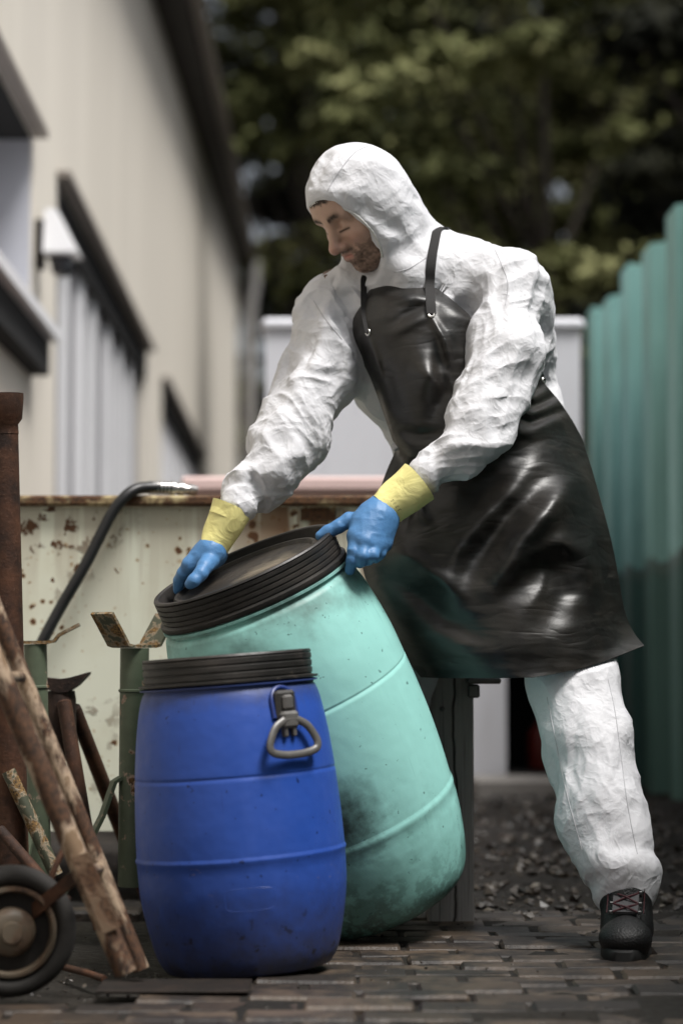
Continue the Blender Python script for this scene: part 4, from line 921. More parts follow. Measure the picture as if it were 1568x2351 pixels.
print('CLOTH', len(sv), _t.time() - _t0, np.abs(sv - rest).max(), np.abs(sv - rest).mean())
def subdiv(v, F):
    me = bpy.data.meshes.new('sub'); me.from_pydata(v.tolist(), [], F.tolist()); o = bpy.data.objects.new('sub', me); COL.objects.link(o)
    m = o.modifiers.new('s', 'SUBSURF'); m.levels = 1; m.render_levels = 1
    ev = o.evaluated_get(bpy.context.evaluated_depsgraph_get()); em = ev.data; a = np.empty(len(em.vertices) * 3, np.float32); em.vertices.foreach_get('co', a)
    f = np.empty(len(em.loops), np.int32); em.loops.foreach_get('vertex_index', f); bpy.data.objects.remove(o); bpy.data.meshes.remove(me)
    return a.reshape(-1, 3).astype(float), f.reshape(-1, 4).astype(np.int64)
n0_ = len(sv); kh_ = np.clip((hd_ - .2) / .1, 0, 1)[:, None]; sv = relax(sv, sF, 3) * (1 - kh_) + relax(sv, sF, 14) * kh_; rest, _f = subdiv(rest, sF); p3, _f = subdiv(np.stack([pin, pin, pin], 1), sF); pin = p3[:, 0]; sv, sF = subdiv(sv, sF)
W = seg_w(rest)
# sharp crossing creases of the stiff sheet, wound around each limb
n = vnormals(sv, sF); disp = np.zeros(len(sv))
FOLD = [[(55, 1.0), (-75, .6)], [(60, 1.0), (-60, .6)], [(-50, .9), (12, .7)], [(-40, .9), (50, .7)], [(12, .5), (-55, .35)], [(-25, .62), (15, .45)], [(70, .7), (-50, .6)], [(75, .26), (10, .24)], [(30, .5)]]
for i, (a, b) in enumerate(segs):
    w = W[i]; m = w > .02; ax = unit(b - a); e1 = unit(np.cross(ax, V(0, 1, 0))); e2 = np.cross(ax, e1); rel = rest[m] - a
    al, p1, p2 = rel @ ax, rel @ e1, rel @ e2; tot = np.zeros(m.sum())
    for j, (th, amp_) in enumerate(FOLD[i]):                          # families of long folds: angle to the limb, strength
        th = R(th); u_ = al * math.cos(th) + p1 * math.sin(th); c_ = -al * math.sin(th) + p1 * math.cos(th); s_ = 100 * i + 30 * j
        qq = np.stack([c_, u_ * .20, p2 * .5], 1); wp = np.stack([vnoise(qq * 7, s_), vnoise(qq * 7, s_ + 1), vnoise(qq * 7, s_ + 2)], 1)
        rd_ = .2 - np.abs(vnoise(qq * 11.5 + wp * .3, s_ + 3)) * 2.0; rf_ = .4 - np.abs(vnoise(qq * 20 + wp * .4, s_ + 9)) * 2.0                                     # sharp crests
        ph = c_ * 8.5 + .7 * vnoise(qq * (6, 6, 6), s_ + 4) + p2 * 2.0; t_ = ph - np.floor(ph); k_ = np.floor(ph)[:, None]
        saw = np.where(t_ < .86, t_ / .86, (1 - t_) / .14) * sstep(.0, .45, vnoise(np.stack([u_ * 5.5, p2 * 5, 0 * u_], 1) + 7.7 * k_, s_ + 5))
        tot += amp_ * (.0022 * rf_ + .0034 * rd_ * (.4 + .9 * sstep(-.25, .3, vnoise(qq * 5 + 9, s_ + 6))) + .0095 * saw)
    disp[m] += w[m] * tot
sv = sv + n * (disp * (1 - .85 * np.minimum(pin, 1)))[:, None]
# fine sharp creases on a finer sheet
p3, _f = subdiv(np.stack([pin, pin, pin], 1), sF); pin = p3[:, 0]; rest, _f = subdiv(rest, sF); sv, sF = subdiv(sv, sF); n = vnormals(sv, sF)
W = seg_w(rest) ** 2.5; W /= W.sum(0) + 1e-12; disp = np.zeros(len(sv))
for i, (a, b) in enumerate(segs):
    w = W[i]; m = w > .02; ax = unit(b - a); e1 = unit(np.cross(ax, V(0, 1, 0))); e2 = np.cross(ax, e1); rel = rest[m] - a
    al, p1, p2 = rel @ ax, rel @ e1, rel @ e2; tot = np.zeros(m.sum())
    for j, (th, amp_) in enumerate(FOLD[i]):
        th = R(th); s_ = 1000 + 100 * i + 30 * j
        qq = np.stack([-al * math.sin(th) + p1 * math.cos(th), (al * math.cos(th) + p1 * math.sin(th)) * .32, p2 * .6], 1)
        wp = np.stack([vnoise(rel * 9, s_), vnoise(rel * 9, s_ + 1), vnoise(rel * 9, s_ + 2)], 1) * .42
        on_ = .35 + .85 * sstep(-.3, .3, vnoise(rel * 7, s_ + 6))
        tot += 1.35 * amp_ * on_ * ((-.003 if i in (4, 5) else -.0058) * np.abs(vnoise(qq * 8.5 + wp * .6, s_ + 8)) * 2 -.0046 * np.abs(vnoise(qq * 15 + wp, s_ + 3)) * 2 - .0030 * np.abs(vnoise(qq * 22 + wp * 1.3, s_ + 4)) * 2 - .0014 * np.abs(vnoise(qq * 42 + wp * 2, s_ + 5)) * 2)
    disp[m] += w[m] * (tot + (.0095 if i in (4, 5) else .0105 if i < 4 else .006))
sv = sv + n * (disp * (1 - .7 * np.minimum(pin, 1)))[:, None]
t = NT('white_nonwoven_suit')
wv = t.vadd(t.co, t.vscale(t.noise(9, 2, col=True), .06)); ns = t.noise(380, 2)
def crease(sc, rot, stretch, det=0.6):
    return t.math('ABSOLUTE', t.math('SUBTRACT', t.noise(sc, det, .45, .35, co=t.map(stretch, rot, wv)), .5))
h1 = crease(16, (0, 0, .1), (1, 1, 1)); h2 = crease(21, (.1, 0, .9), (1, .8, 1)); h3 = crease(40, (0, .2, -.5), (1, 1, 1), 1.2); h4 = crease(75, (.9, .2, 1.2), (1, 1, 1), 1.0)
h = t.math('ADD', t.math('ADD', t.math('MULTIPLY', h1, -.5), t.math('MULTIPLY', h2, -.4)), t.math('ADD', t.math('MULTIPLY', h3, -.22), t.math('MULTIPLY', h4, -.10)))
h = t.math('ADD', h, t.math('MULTIPLY', ns, .012))
c = t.mix(t.noise(5, 3), (0.61, 0.61, 0.64), (0.67, 0.67, 0.695))
M_SUIT = t.done(c, .62, 0, t.bump(h, .0135, 1.0), .3)
# elastic edge of the hood
ep = []
hd_pts = hl
for a in np.linspace(0, 2 * math.pi, 72, endpoint=False):
    ep.append((math.sin(a) * .066, math.cos(a) * .104 - .022))
EDGE = ep
# ---- hair at the forehead
mb = MB(); g = np.random.default_rng(5)
for k in range(70):
    a = g.uniform(-.035, .035); p0 = HD(a, .068 + g.normal(0, .004) - abs(a) * .25, .074 + g.normal(0, .003)); p1 = p0 + hf * (.012 + g.normal(0, .003)) - hu * (.016 + g.normal(0, .004)) + hr * g.normal(0, .004)
    mb.tube([p0, (p0 + p1) / 2 + hf * .004, p1], [.0016, .0014, .0004], 5)
M_HAIR = plain('dark_brown_hair', (0.02, 0.012, 0.008), .5); mb.build('hair', M_HAIR, person)
# ---- gloves
M_GLOVE = None
t = NT('blue_rubber_glove'); f = t.noise(30, 4, .6)
c = t.mix(f, (0.055, 0.165, 0.36), (0.085, 0.22, 0.43)); dirt = t.ramp(t.noise(26, 5, .65), [(.60, 0), (.78, .3)]); c = t.mix(dirt, c, (0.04, 0.10, 0.20))
wr = t.noise(55, 3, .5, 1.0, co=t.map((1, 1, 1)))
M_GLOVE = t.done(c, .48, 0, t.bump(wr, .0013, .6, t.bump(t.vor(420), .0006, .35)), .4)
t = NT('yellow_rubber_cuff'); s_ = t.sep()
c = t.mix(t.noise(14, 4), (0.74, 0.66, 0.24), (0.86, 0.80, 0.36)); M_CUFF = t.done(c, .5, 0, t.bump(t.noise(24, 3, .5, .8), .007, .7), .4)
M_PRINT = plain('black_print', (0.02, 0.02, 0.015), .6)
def glove(palm, fingers, cuff, rads):
    S = SDF()
    for a, b, ra, rb, k_ in palm: S.cone(a, b, ra, rb, k_)
    for pts, rad in fingers: S.chain(pts, rad, .0045)
    v, F = S.mesh(.0024, smooth=1)
    nn = vnormals(v, F); v = v + nn * (.0006 * (1 - 2 * np.abs(vnoise(v * 60, 3))) + .0002 * vnoise(v * 170, 4))[:, None]
    g_ = mesh_obj('glove', v, F, M_GLOVE, person, sharp=0)
    (c0, c1), (r0, r1) = cuff, rads; ax = unit(c1 - c0); e1 = unit(np.cross(ax, V(0, 1, 0))); e2 = np.cross(ax, e1); L = np.linalg.norm(c1 - c0); rows = []
    N = 48
    for q in np.linspace(0, 1, 16):
        for k in range(N):
            a = 2 * math.pi * k / N; rr = r0 + (r1 - r0) * q
            rr += .0016 * math.sin(2 * a + 5 * q) + .0030 * float(vnoise(np.array([[math.cos(a) * 1.4, math.sin(a) * 1.4, q * 3.0 + 7]]), 8)[0]) * (1 - q * .6) + (.0013 if .70 < q < .83 and (int(q * 60) % 2) else 0)
            rows.append(c0 + ax * L * q + e1 * math.cos(a) * rr + e2 * math.sin(a) * rr * .93)
    m_ = 16; inner = []
    for k in range(N): inner.append(rows[(m_ - 1) * N + k] * .0 + c1 + (rows[(m_ - 1) * N + k] - c1) * .94)
    for k in range(N): inner.append(c1 - ax * .03 + (rows[(m_ - 1) * N + k] - c1) * .90)
    rows += inner
    F = [(i * N + k, i * N + (k + 1) % N, (i + 1) * N + (k + 1) % N, (i + 1) * N + k) for i in range(m_ + 1) for k in range(N)]
    cf = mesh_obj('cuff', rows, F, M_CUFF, g_, sharp=60)
    return g_, cf, (e1, e2, ax)
def XP(cx, cy, Y): return P(375.7 + cx * .4167, 1020.9 + cy * .4167, Y)          # measures read off an enlargement of the hands
# left hand (right in the photo): thumb along the rim, fingers over the edge
wl_ = XP(1200, 350, 4.675); kn = [XP(1062, 505, 4.628), XP(1112, 540, 4.618), XP(1170, 555, 4.630), XP(1212, 545, 4.655)]
palm = [(wl_, XP(1105, 440, 4.655), .031, .030, .03), (XP(1160, 400, 4.66), kn[0], .028, .0185, .025), (XP(1170, 410, 4.655), kn[1], .028, .0185, .025), (XP(1195, 420, 4.66), kn[2], .026, .0175, .025), (XP(1215, 420, 4.67), kn[3], .026, .016, .025), (kn[0], kn[1], .016, .016, .012), (kn[1], kn[2], .016, .015, .012), (kn[2], kn[3], .015, .014, .012)]
fg = [([kn[0], XP(1048, 590, 4.612), XP(1040, 640, 4.612), XP(1026, 692, 4.622)], [.0165, .0140, .0132, .0105]),
      ([kn[1], XP(1098, 615, 4.600), XP(1088, 640, 4.608), XP(1078, 655, 4.632)], [.0160, .0138, .0128, .0105]),
      ([kn[2], XP(1150, 610, 4.606), XP(1128, 632, 4.616), XP(1112, 642, 4.640)], [.0150, .0130, .0122, .0100]),
      ([kn[3], XP(1190, 600, 4.632), XP(1168, 620, 4.640), XP(1150, 630, 4.655)], [.0135, .0120, .0112, .0092]),
      ([XP(1110, 420, 4.67), XP(1020, 415, 4.665), XP(960, 452, 4.66), XP(905, 480, 4.66), XP(864, 502, 4.66)], [.0200, .0160, .0145, .0138, .0105])]
gl, cf, _ = glove(palm, fg, (P(882, 1171, 4.675), P(962, 1106, 4.685)), (.0385, .0500))
# printed marks on the cuff
mb = MB(); ax = unit(P(962, 1106, 4.685) - P(882, 1171, 4.675)); sd_ = unit(np.cross(ax, V(0, -1, 0)))
if sd_[2] > 0: sd_ = -sd_
nn = unit(np.cross(sd_, ax)); nn = nn if nn[1] < 0 else -nn; g = np.random.default_rng(2)
for k in range(12):
    a_ = .004 + .0028 * (k % 3); b_ = -.004 + .030 * (k // 3) / 4 + .002 * g.random(); base_ = P(882, 1171, 4.675) + ax * (.012 + a_) + sd_ * b_
    cdir = unit(nn * math.sqrt(max(0, 1 - (b_ / .04) ** 2)) + sd_ * b_ / .04); ctr = P(882, 1171, 4.675) + ax * (.012 + a_) + cdir * .0425; tdir = unit(np.cross(cdir, ax))
    w_ = .0012 + .0012 * g.random(); h_ = .0005; mb.add([ctr - tdir * w_ - ax * h_, ctr + tdir * w_ - ax * h_, ctr + tdir * w_ + ax * h_, ctr - tdir * w_ + ax * h_] , [(0, 1, 2, 3)])
mb.build('printed_marks', M_PRINT, cf, smooth=False)
# right hand (left in the photo): thumb on the lid, fingers over the far rim
wr_ = XP(268, 575, 4.755); kn = [XP(150, 665, 4.745), XP(178, 640, 4.790), XP(205, 625, 4.825), XP(235, 620, 4.855)]
palm = [(wr_, XP(225, 625, 4.765), .0270, .0270, .03), (XP(255, 600, 4.745), kn[0], .025, .0180, .025), (XP(255, 600, 4.765), kn[1], .025, .018, .025), (XP(270, 600, 4.785), kn[2], .024, .017, .025), (XP(285, 600, 4.80), kn[3], .022, .015, .025), (kn[0], kn[1], .016, .016, .012), (kn[1], kn[2], .016, .015, .012), (kn[2], kn[3], .014, .014, .012)]
fg = [([kn[0], XP(108, 712, 4.752), XP(88, 752, 4.765), XP(80, 800, 4.775)], [.0160, .0140, .0130, .0105]),
      ([kn[1], XP(130, 690, 4.80), XP(112, 735, 4.82), XP(108, 775, 4.825)], [.0155, .0138, .0128, .0105]),
      ([kn[2], XP(165, 680, 4.845), XP(150, 720, 4.865), XP(148, 755, 4.865)], [.0150, .0130, .0122, .0100]),
      ([kn[3], XP(205, 660, 4.885), XP(195, 690, 4.90), XP(195, 720, 4.90)], [.0135, .0120, .0110, .0092]),
      ([XP(255, 640, 4.730), XP(228, 672, 4.705), XP(205, 712, 4.688), XP(168, 750, 4.680), XP(146, 768, 4.680)], [.0200, .0165, .0148, .0138, .0108])]
glove(palm, fg, (P(488, 1262, 4.755), P(534, 1165, 4.765)), (.0300, .0470))
# ---- boots
t = NT('black_boot_leather'); M_BOOT = t.done((0.006, 0.006, 0.0065), .55, 0, t.bump(t.vor(260), .0016, .7), .45)
M_SOLE = plain('black_boot_sole', (0.006, 0.006, 0.006), .7); M_TONGUE = plain('grey_boot_textile', (0.045, 0.043, 0.046), .7, bump=(300, .001)); M_LACE = plain('dark_red_lace', (0.035, 0.003, 0.006), .7); M_EYE = plain('lace_hook', (0.08, 0.08, 0.08), .35, .8)
def boot(an, heel, toe, name='boot'):
    d = unit((toe - heel) * (1, 1, 0)); s_ = V(-d[1], d[0], 0); up = V(0, 0, 1); L = np.linalg.norm((toe - heel)[:2])
    def B(f, r, u): return heel * (1, 1, 0) + d * f * L + s_ * r + up * u
    S = SDF(); S.cone(an, B(.17, 0, .075), .050, .048, .03); S.cone(B(.15, 0, .045), B(.45, 0, .042), .040, .042, .03); S.cone(B(.42, 0, .060), an + up * .0 + d * .012, .042, .046, .04)
    S.cone(B(.45, 0, .045), B(.80, .004, .034), .043, .043, .03); S.ell(B(.84, .002, .044), (.056, .050, .031), [d, s_, up], .02); S.ell(B(.12, 0, .03), (.045, .040, .034), [d, s_, up], .02)
    v, F = S.mesh(.005, smooth=1); v[:, 2] = np.maximum(v[:, 2], .014)
    f_ = ((v - heel) @ d) / L; cap = sstep(.66, .69, f_) * .0022; v = v + vnormals(v, F) * cap[:, None]; v[:, 2] = np.maximum(v[:, 2], .014)
    bo = mesh_obj(name, v, F, M_BOOT, person, sharp=0)
    pts = []; m_ = 40
    for k in range(m_):
        a = 2 * math.pi * k / m_; fx = .5 + .545 * math.cos(a); wd = .052 * (abs(math.sin(a)) ** .75) * (1 if fx > .5 else .88) * math.copysign(1, math.sin(a)); pts.append((fx, wd))
    vv = [B(f_, w_ * 1.0, z) for z in (.0, .004, .022, .026) for f_, w_ in pts]
    vv = [B(.5, 0, 0) * (1, 1, 0) + (q - B(.5, 0, 0) * (1, 1, 0)) * ((.97, .97, 1) if i < m_ or i >= 3 * m_ else (1, 1, 1)) for i, q in enumerate(vv)]
    F = [(i * m_ + k, i * m_ + (k + 1) % m_, (i + 1) * m_ + (k + 1) % m_, (i + 1) * m_ + k) for i in range(3) for k in range(m_)] + [tuple(range(m_))[::-1], tuple(3 * m_ + k for k in range(m_))]
    mesh_obj('sole', vv, F, M_SOLE, bo)
    # tongue and laces up the front
    front = [B(.68, 0, .087), B(.58, 0, .101), B(.48, 0, .120), B(.42, 0, .145), an + d * .050 + up * .0]
    MB().strip(front, s_ * .052, .006).build('tongue', M_TONGUE, bo)
    mb = MB()
    for i in range(len(front) - 2):
        a, b = front[i], front[i + 1]; o = d * .007 + up * .004; mb.tube([a - s_ * .027 + o * .4, (a + b) / 2 + o, b + s_ * .027 + o * .4], .0021, 6); mb.tube([a + s_ * .027 + o * .4, (a + b) / 2 + o * 1.3, b - s_ * .027 + o * .4], .0021, 6)
        for sg in (-1, 1): MB().box(a + s_ * sg * .029 + o * .3 - .004, a + s_ * sg * .029 + o * .3 + .004, bev=.0012).build('lace_hook', M_EYE, bo)
    mb.build('laces', M_LACE, bo)
    for sg in (-1, 1): MB().tube([q + s_ * sg * .037 + d * .0015 for q in front], .0011, 5).build('stitching', M_LACE, bo)
    return bo
boot(J['anL'] + V(.0, 0, -.01), P(1446, 2150, 4.735) * (1, 1, 0), P(1429, 2200, 4.44) * (1, 1, 0))
boot(J['anR'] + V(0, 0, .02), V(J['anR'][0] + .01, J['anR'][1] + .09, 0), V(J['anR'][0] - .06, J['anR'][1] - .20, 0))
# ---- rubber apron: a sheet hung from the neck straps, belly fold at the waist, skirt to the knee
rows = [
 [(840, 668, 4.905), (856, 648, 4.885), (885, 636, 4.870), (930, 638, 4.862), (985, 652, 4.850), (1030, 682, 4.830), (1075, 720, 4.815)],
 [(818, 705, 4.900), (845, 700, 4.850), (885, 695, 4.815), (935, 692, 4.796), (990, 695, 4.788), (1040, 715, 4.780), (1090, 745, 4.800)],
 [(802, 765, 4.905), (832, 762, 4.845), (880, 757, 4.798), (945, 752, 4.770), (1005, 752, 4.762), (1060, 765, 4.775), (1120, 785, 4.830)],
 [(850, 868, 4.910), (868, 868, 4.850), (905, 868, 4.800), (962, 868, 4.768), (1030, 862, 4.766), (1100, 855, 4.790), (1180, 830, 4.900)],
 [(882, 955, 4.895), (895, 962, 4.845), (925, 968, 4.805), (985, 968, 4.776), (1065, 955, 4.780), (1150, 915, 4.815), (1240, 850, 4.950)],
 [(900, 1008, 4.905), (915, 1022, 4.855), (945, 1040, 4.812), (1000, 1042, 4.784), (1085, 1020, 4.780), (1180, 965, 4.812), (1250, 880, 4.960)],
 [(908, 1030, 4.955), (918, 1050, 4.918), (945, 1072, 4.880), (1005, 1085, 4.838), (1095, 1060, 4.806), (1200, 1000, 4.822), (1290, 930, 4.970)],
 [(882, 1095, 4.950), (905, 1110, 4.900), (960, 1130, 4.852), (1060, 1125, 4.805), (1165, 1095, 4.795), (1262, 1045, 4.850), (1336, 1010, 5.000)],
 [(848, 1200, 4.940), (885, 1215, 4.875), (955, 1225, 4.815), (1065, 1220, 4.775), (1180, 1200, 4.765), (1285, 1165, 4.820), (1376, 1140, 4.985)],
 [(832, 1300, 4.930), (880, 1315, 4.862), (955, 1320, 4.802), (1070, 1315, 4.760), (1200, 1305, 4.745), (1312, 1280, 4.800), (1407, 1260, 4.970)],
 [(882, 1430, 4.925), (935, 1440, 4.855), (1010, 1445, 4.795), (1105, 1445, 4.750), (1225, 1435, 4.732), (1340, 1410, 4.790), (1432, 1395, 4.950)],
 [(935, 1515, 4.920), (985, 1520, 4.852), (1055, 1523, 4.792), (1135, 1524, 4.748), (1240, 1518, 4.728), (1355, 1490, 4.782), (1452, 1448, 4.930)],
 [(966, 1555, 4.918), (1012, 1557, 4.850), (1080, 1557, 4.792), (1152, 1557, 4.748), (1243, 1552, 4.728), (1362, 1526, 4.780), (1478, 1482, 4.890)]]
A = np.array(rows, float)
def cr1(A, n, axis):
    A = np.moveaxis(A, axis, 0); q = np.concatenate([2 * A[:1] - A[1:2], A, 2 * A[-1:] - A[-2:-1]]); m_ = len(A) - 1; o = []
    for s_ in np.linspace(0, m_, n):
        i = min(int(s_), m_ - 1); u = s_ - i; p0, p1, p2, p3 = q[i], q[i + 1], q[i + 2], q[i + 3]
        o.append(.5 * (2 * p1 + (p2 - p0) * u + (2 * p0 - 5 * p1 + 4 * p2 - p3) * u * u + (3 * p1 - p0 - 3 * p2 + p3) * u ** 3))
    return np.moveaxis(np.array(o), 0, axis)
NV, NU = 190, 130
G = cr1(cr1(A, NV, 0), NU, 1)
px_, py_ = G[..., 0], G[..., 1]
def ridge(pts, w, amp, taper=True):
    """a fold along a line on the sheet: a smooth crest of width w"""
    pts = np.array(pts, float); best = np.full(px_.shape, 9e9); tt = np.zeros(px_.shape); Lc = np.concatenate([[0], np.cumsum(np.hypot(*np.diff(pts, axis=0).T))])
    for i in range(len(pts) - 1):
        d = pts[i + 1] - pts[i]; t_ = np.clip(((px_ - pts[i][0]) * d[0] + (py_ - pts[i][1]) * d[1]) / d.dot(d), 0, 1); D = np.hypot(px_ - pts[i][0] - t_ * d[0], py_ - pts[i][1] - t_ * d[1])
        m_ = D < best; best = np.where(m_, D, best); tt = np.where(m_, (Lc[i] + t_ * np.hypot(*d)) / Lc[-1], tt)
    e = np.sin(np.clip(tt, 0, 1) * math.pi * .86 + .25) if taper else 1
    return 1.35 * amp * e * np.exp(-(best / w) ** 2)
dsp = np.zeros(px_.shape)
dsp += ridge([(1345, 1080), (1270, 1160), (1190, 1250), (1125, 1345)], 34, .036)
dsp += ridge([(1235, 1050), (1150, 1150), (1060, 1260), (1030, 1330)], 28, .020) + ridge([(1400, 1150), (1360, 1260), (1370, 1380)], 26, .014)
dsp += ridge([(1310, 1090), (1325, 1190), (1310, 1270)], 75, .020)
dsp += ridge([(1150, 1335), (1215, 1275), (1290, 1245), (1340, 1270), (1365, 1340)], 22, .014)
dsp -= ridge([(1110, 1100), (1140, 1180), (1090, 1290), (1070, 1340)], 45, .020)
dsp -= ridge([(1200, 1340), (1260, 1300), (1290, 1360), (1250, 1460)], 40, .020)
dsp += ridge([(890, 1250), (960, 1290), (1040, 1350), (1075, 1385)], 22, .016)
dsp -= ridge([(860, 1290), (940, 1350), (1020, 1420), (1120, 1470)], 26, .016)
dsp += ridge([(860, 1370), (960, 1440), (1080, 1490), (1180, 1500)], 40, .012)
dsp += ridge([(1190, 880), (1225, 915), (1265, 890)], 12, .014) + ridge([(1165, 925), (1220, 950), (1290, 925)], 12, .014) + ridge([(1150, 985), (1220, 990), (1310, 955)], 18, .014)
dsp -= ridge([(1185, 905), (1225, 932), (1275, 908)], 9, .010) + ridge([(1160, 955), (1220, 968), (1300, 940)], 10, .011)
dsp += ridge([(846, 770), (862, 820), (880, 880)], 9, .010) - ridge([(830, 770), (846, 830), (862, 870)], 9, .012)
dsp += ridge([(990, 728), (1020, 780), (1036, 840)], 9, .010) + ridge([(985, 725), (940, 745), (890, 770)], 12, .006) - ridge([(975, 705), (930, 722), (900, 740)], 10, .006)
dsp += ridge([(960, 800), (985, 850), (975, 920)], 30, .014) - ridge([(1000, 800), (1020, 900), (990, 960)], 14, .010)
dsp += ridge([(890, 688), (950, 680), (1010, 690)], 15, .012) + ridge([(935, 840), (1000, 872), (1030, 850)], 20, .013)
dsp -= ridge([(905, 985), (960, 1000), (1020, 995)], 14, .012) + ridge([(880, 840), (900, 900), (915, 960)], 20, .008)
dsp += ridge([(925, 1060), (930, 1120), (910, 1190)], 9, .010) + ridge([(950, 1130), (965, 1180), (985, 1205)], 14, .012) - ridge([(945, 1070), (950, 1140), (930, 1220)], 9, .010)
q3 = np.stack([px_.ravel() / 90, py_.ravel() / 90, 0 * px_.ravel()], 1)
dsp += (.0045 * fbm(q3, 2, 31) + .0012 * (1 - 2 * np.abs(vnoise(q3 * (1.1, 3.5, 1), 44)))).reshape(px_.shape) * np.clip((py_ - 640) / 60, 0, 1)
U = (px_ - W_PX / 2) / F_PX; Vv = (H_PX / 2 - py_) / F_PX; dy = _cp - _sp * Vv; dz = _sp + _cp * Vv; T = (G[..., 2] - dsp) / dy
AP = np.stack([U * T, G[..., 2] - dsp, CAM_H + dz * T], -1)
du = np.gradient(AP, axis=1); dv = np.gradient(AP, axis=0); N_ = np.cross(du, dv); N_ /= np.linalg.norm(N_, axis=-1)[..., None]
if N_[NV // 2, NU // 2, 1] > 0: N_ = -N_
back = AP - N_ * .0022; allv = np.concatenate([AP.reshape(-1, 3), back.reshape(-1, 3)]); o_ = NV * NU
idx = np.arange(o_).reshape(NV, NU); F1 = np.stack([idx[:-1, :-1], idx[1:, :-1], idx[1:, 1:], idx[:-1, 1:]], -1).reshape(-1, 4)
brd = list(idx[0]) + list(idx[1:, -1]) + list(idx[-1, ::-1][1:]) + list(idx[::-1, 0][1:-1]); brd = np.array(brd); nb = np.roll(brd, -1)
FB = np.stack([brd, nb, nb + o_, brd + o_], 1)
t = NT('black_rubber_apron'); f = t.noise(24, 5, .6); dn = t.noise(5, 5, .65); fine = t.noise(160, 3)
c = t.mix(t.ramp(dn, [(.42, 0), (.70, 1)]), (0.004, 0.0037, 0.0033), (0.020, 0.0165, 0.013))
spk = t.ramp(t.vor(75, out='Distance'), [(.05, 1), (.09, 0)]); spk = t.math('MULTIPLY', spk, t.ramp(t.noise(12, 2), [(.58, 0), (.66, .8)])); c = t.mix(t.math('MULTIPLY', spk, .35), c, (0.30, 0.29, 0.27))
mk = t.noise(10, 4, .6, co=t.map((1, 1, 6), (0, .25, 0))); mk = t.ramp(mk, [(.60, 0), (.70, .5)]); c = t.mix(mk, c, (0.030, 0.026, 0.022))
M_APRON = t.done(c, t.math('ADD', t.math('MULTIPLY_ADD', f, .18, .30), t.math('MULTIPLY', dn, .10)), 0, t.bump(fine, .0006, .4, t.bump(f, .002, .25, t.bump(t.math('ABSOLUTE', t.math('SUBTRACT', t.noise(7, 2, .5, .4, co=t.map((.9, .9, 3.2), (0, .22, 0))), .5)), .010, .55))), .55)
apron = mesh_obj('apron', allv, np.concatenate([F1, F1[:, ::-1] + o_, FB]), M_APRON, person, sharp=60)
def ap_at(px, py):
    k = np.argmin((px_ - px) ** 2 + (py_ - py) ** 2); i, j = divmod(k, NU); return AP[i, j], N_[i, j]
# the coverall stays behind the apron
from mathutils.bvhtree import BVHTree
bva = BVHTree.FromPolygons([tuple(q) for q in AP.reshape(-1, 3)], [tuple(map(int, q)) for q in F1])
armw = W[:4].sum(0); cand = np.where((armw < .55) & (sv[:, 0] > -.12) & (sv[:, 2] < 1.42) & (sv[:, 2] > .45))[0]
for i in cand:
    p_ = Vector(sv[i]); c_, nn_, k_, d_ = bva.find_nearest(p_, .16)
    if c_ is None: continue
    if nn_.y > 0: nn_ = -nn_
    dl = p_ - c_; s_ = dl.dot(nn_); tan = (dl - nn_ * s_).length
    if s_ > -.010 and tan < .012: sv[i] = np.array(c_ - nn_ * .010)
suit = mesh_obj('coverall', sv, sF, M_SUIT, person, sharp=0)

# eyelets and straps
M_STRAP = plain('black_webbing', (0.013, 0.012, 0.012), .85, bump=(400, .001)); M_EYEL = plain('bright_eyelet', (0.70, 0.68, 0.64), .25, .9)
for (ex, ey) in ((846, 766), (990, 722), (1246, 874)):
    p_, n_ = ap_at(ex, ey); Mx = Matrix.Translation(tuple(p_ + n_ * .0005)) @ Vector(n_).to_track_quat('Z', 'Y').to_matrix().to_4x4()
    MB().lathe([(.0038, .0), (.0042, .0022), (.0068, .0026), (.0084, .0012), (.0086, 0)], 24, Mx, closed_ends=False).build('eyelet', M_EYEL, apron)
bvh = BVHTree.FromPolygons([tuple(q) for q in sv], [tuple(map(int, q)) for q in sF])
eye = V(0, 0, CAM_H)
def on_cloth(px, py, off=.004):
    """first cloth surface met along a line through the yard; keeps straps lying on what carries them"""
    d = unit(P(px, py, 5) - eye); best = None
    for b_ in (bvh, bva):
        h_ = b_.ray_cast(Vector(eye), Vector(d))
        if h_[0] is not None and (best is None or h_[3] < best): best = h_[3]
    return eye + d * ((best or 4.95) - off)
def strap(pxs, width, name='neck_strap'):
    pts = [on_cloth(x, y) for x, y in pxs]; pts = [pts[0] + V(.02, .06, .01)] + pts; pts = catmull(pts, 6); pts = relax_line(pts, 6)
    MB().strip(pts, V(width, width * .25, 0), .0022).build(name, M_STRAP, apron, smooth=True)
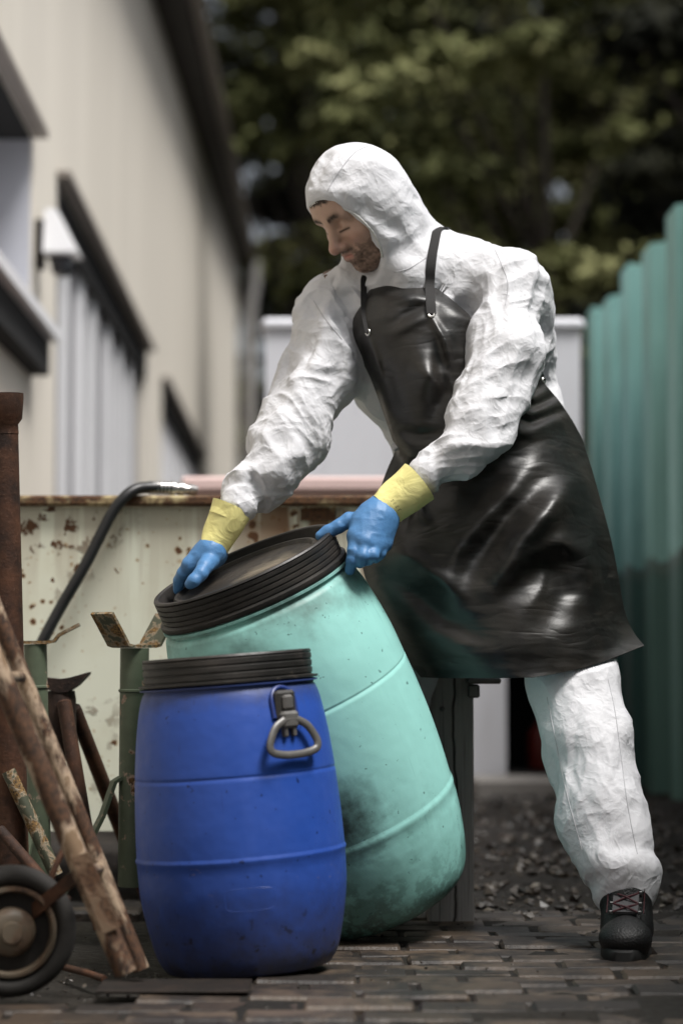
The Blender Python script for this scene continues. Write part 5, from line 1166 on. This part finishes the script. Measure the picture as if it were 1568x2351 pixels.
def relax_line(p, n):
    p = [np.asarray(q, float) for q in p]
    for _ in range(n): p = [p[0]] + [np.minimum(p[i], 9) * .5 + (p[i - 1] + p[i + 1]) * .25 for i in range(1, len(p) - 1)] + [p[-1]]
    return p
strap([(1006, 522), (999, 548), (992, 585), (988, 620), (986, 655), (988, 690), (990, 720)], .021)
strap([(836, 632), (835, 660), (835, 700), (838, 735), (845, 764)], .013)
tp_, tn_ = ap_at(1246, 874); mb = MB(); mb.tube(catmull([tp_ + tn_ * .004, tp_ + V(-.004, .05, .03), tp_ + V(-.02, .14, .07)], 5), .0028, 6); mb.build('waist_tie', M_STRAP, apron)
# elastic edge of the hood, laid on the cloth round the face
ring = []
sg_ = 1 if hr[1] < 0 else -1
for a in np.linspace(-.75, 2.3, 90) * sg_:
    o_p = HD(math.sin(a) * .0715, .30, math.cos(a) * .1065 - .032); h_ = bvh.ray_cast(Vector(o_p), Vector(-hf))
    if h_[0] is not None and h_[3] < .36: ring.append(np.array(h_[0]))
runs = [[ring[0]]]
for q in ring[1:]:
    if np.linalg.norm(q - runs[-1][-1]) > .016: runs.append([])
    runs[-1].append(q)
ring = relax_line(max(runs, key=len), 4); g = np.random.default_rng(9)
M_EDGE = plain('hood_elastic', (0.60, 0.60, 0.58), .7)
MB().tube(ring, [.0026 + .0006 * math.sin(i * 2.1) for i in range(len(ring))], 8).build('hood_elastic', M_EDGE, suit)

# sewn seams of the coverall
def seam(pxs):
    pts = [on_cloth(q[0], q[1], .0002) for q in catmull([(x, y, 0) for x, y in pxs], 22)]; MB().tube(pts, .0009, 6).build('seam', M_SEAM, suit)
M_SEAM = plain('seam_thread', (0.42, 0.42, 0.44), .8)
for pxs in ([(752, 438), (765, 415), (785, 385), (815, 350), (850, 333)], [(905, 625), (935, 618), (960, 604), (978, 592)], [(1132, 566), (1150, 605), (1165, 650), (1160, 700)], [(1395, 1560), (1412, 1640), (1425, 1740), (1440, 1850), (1462, 1960)], [(1255, 1600), (1275, 1700), (1300, 1820), (1335, 1950)], [(720, 690), (745, 730), (785, 780)]): seam(pxs)
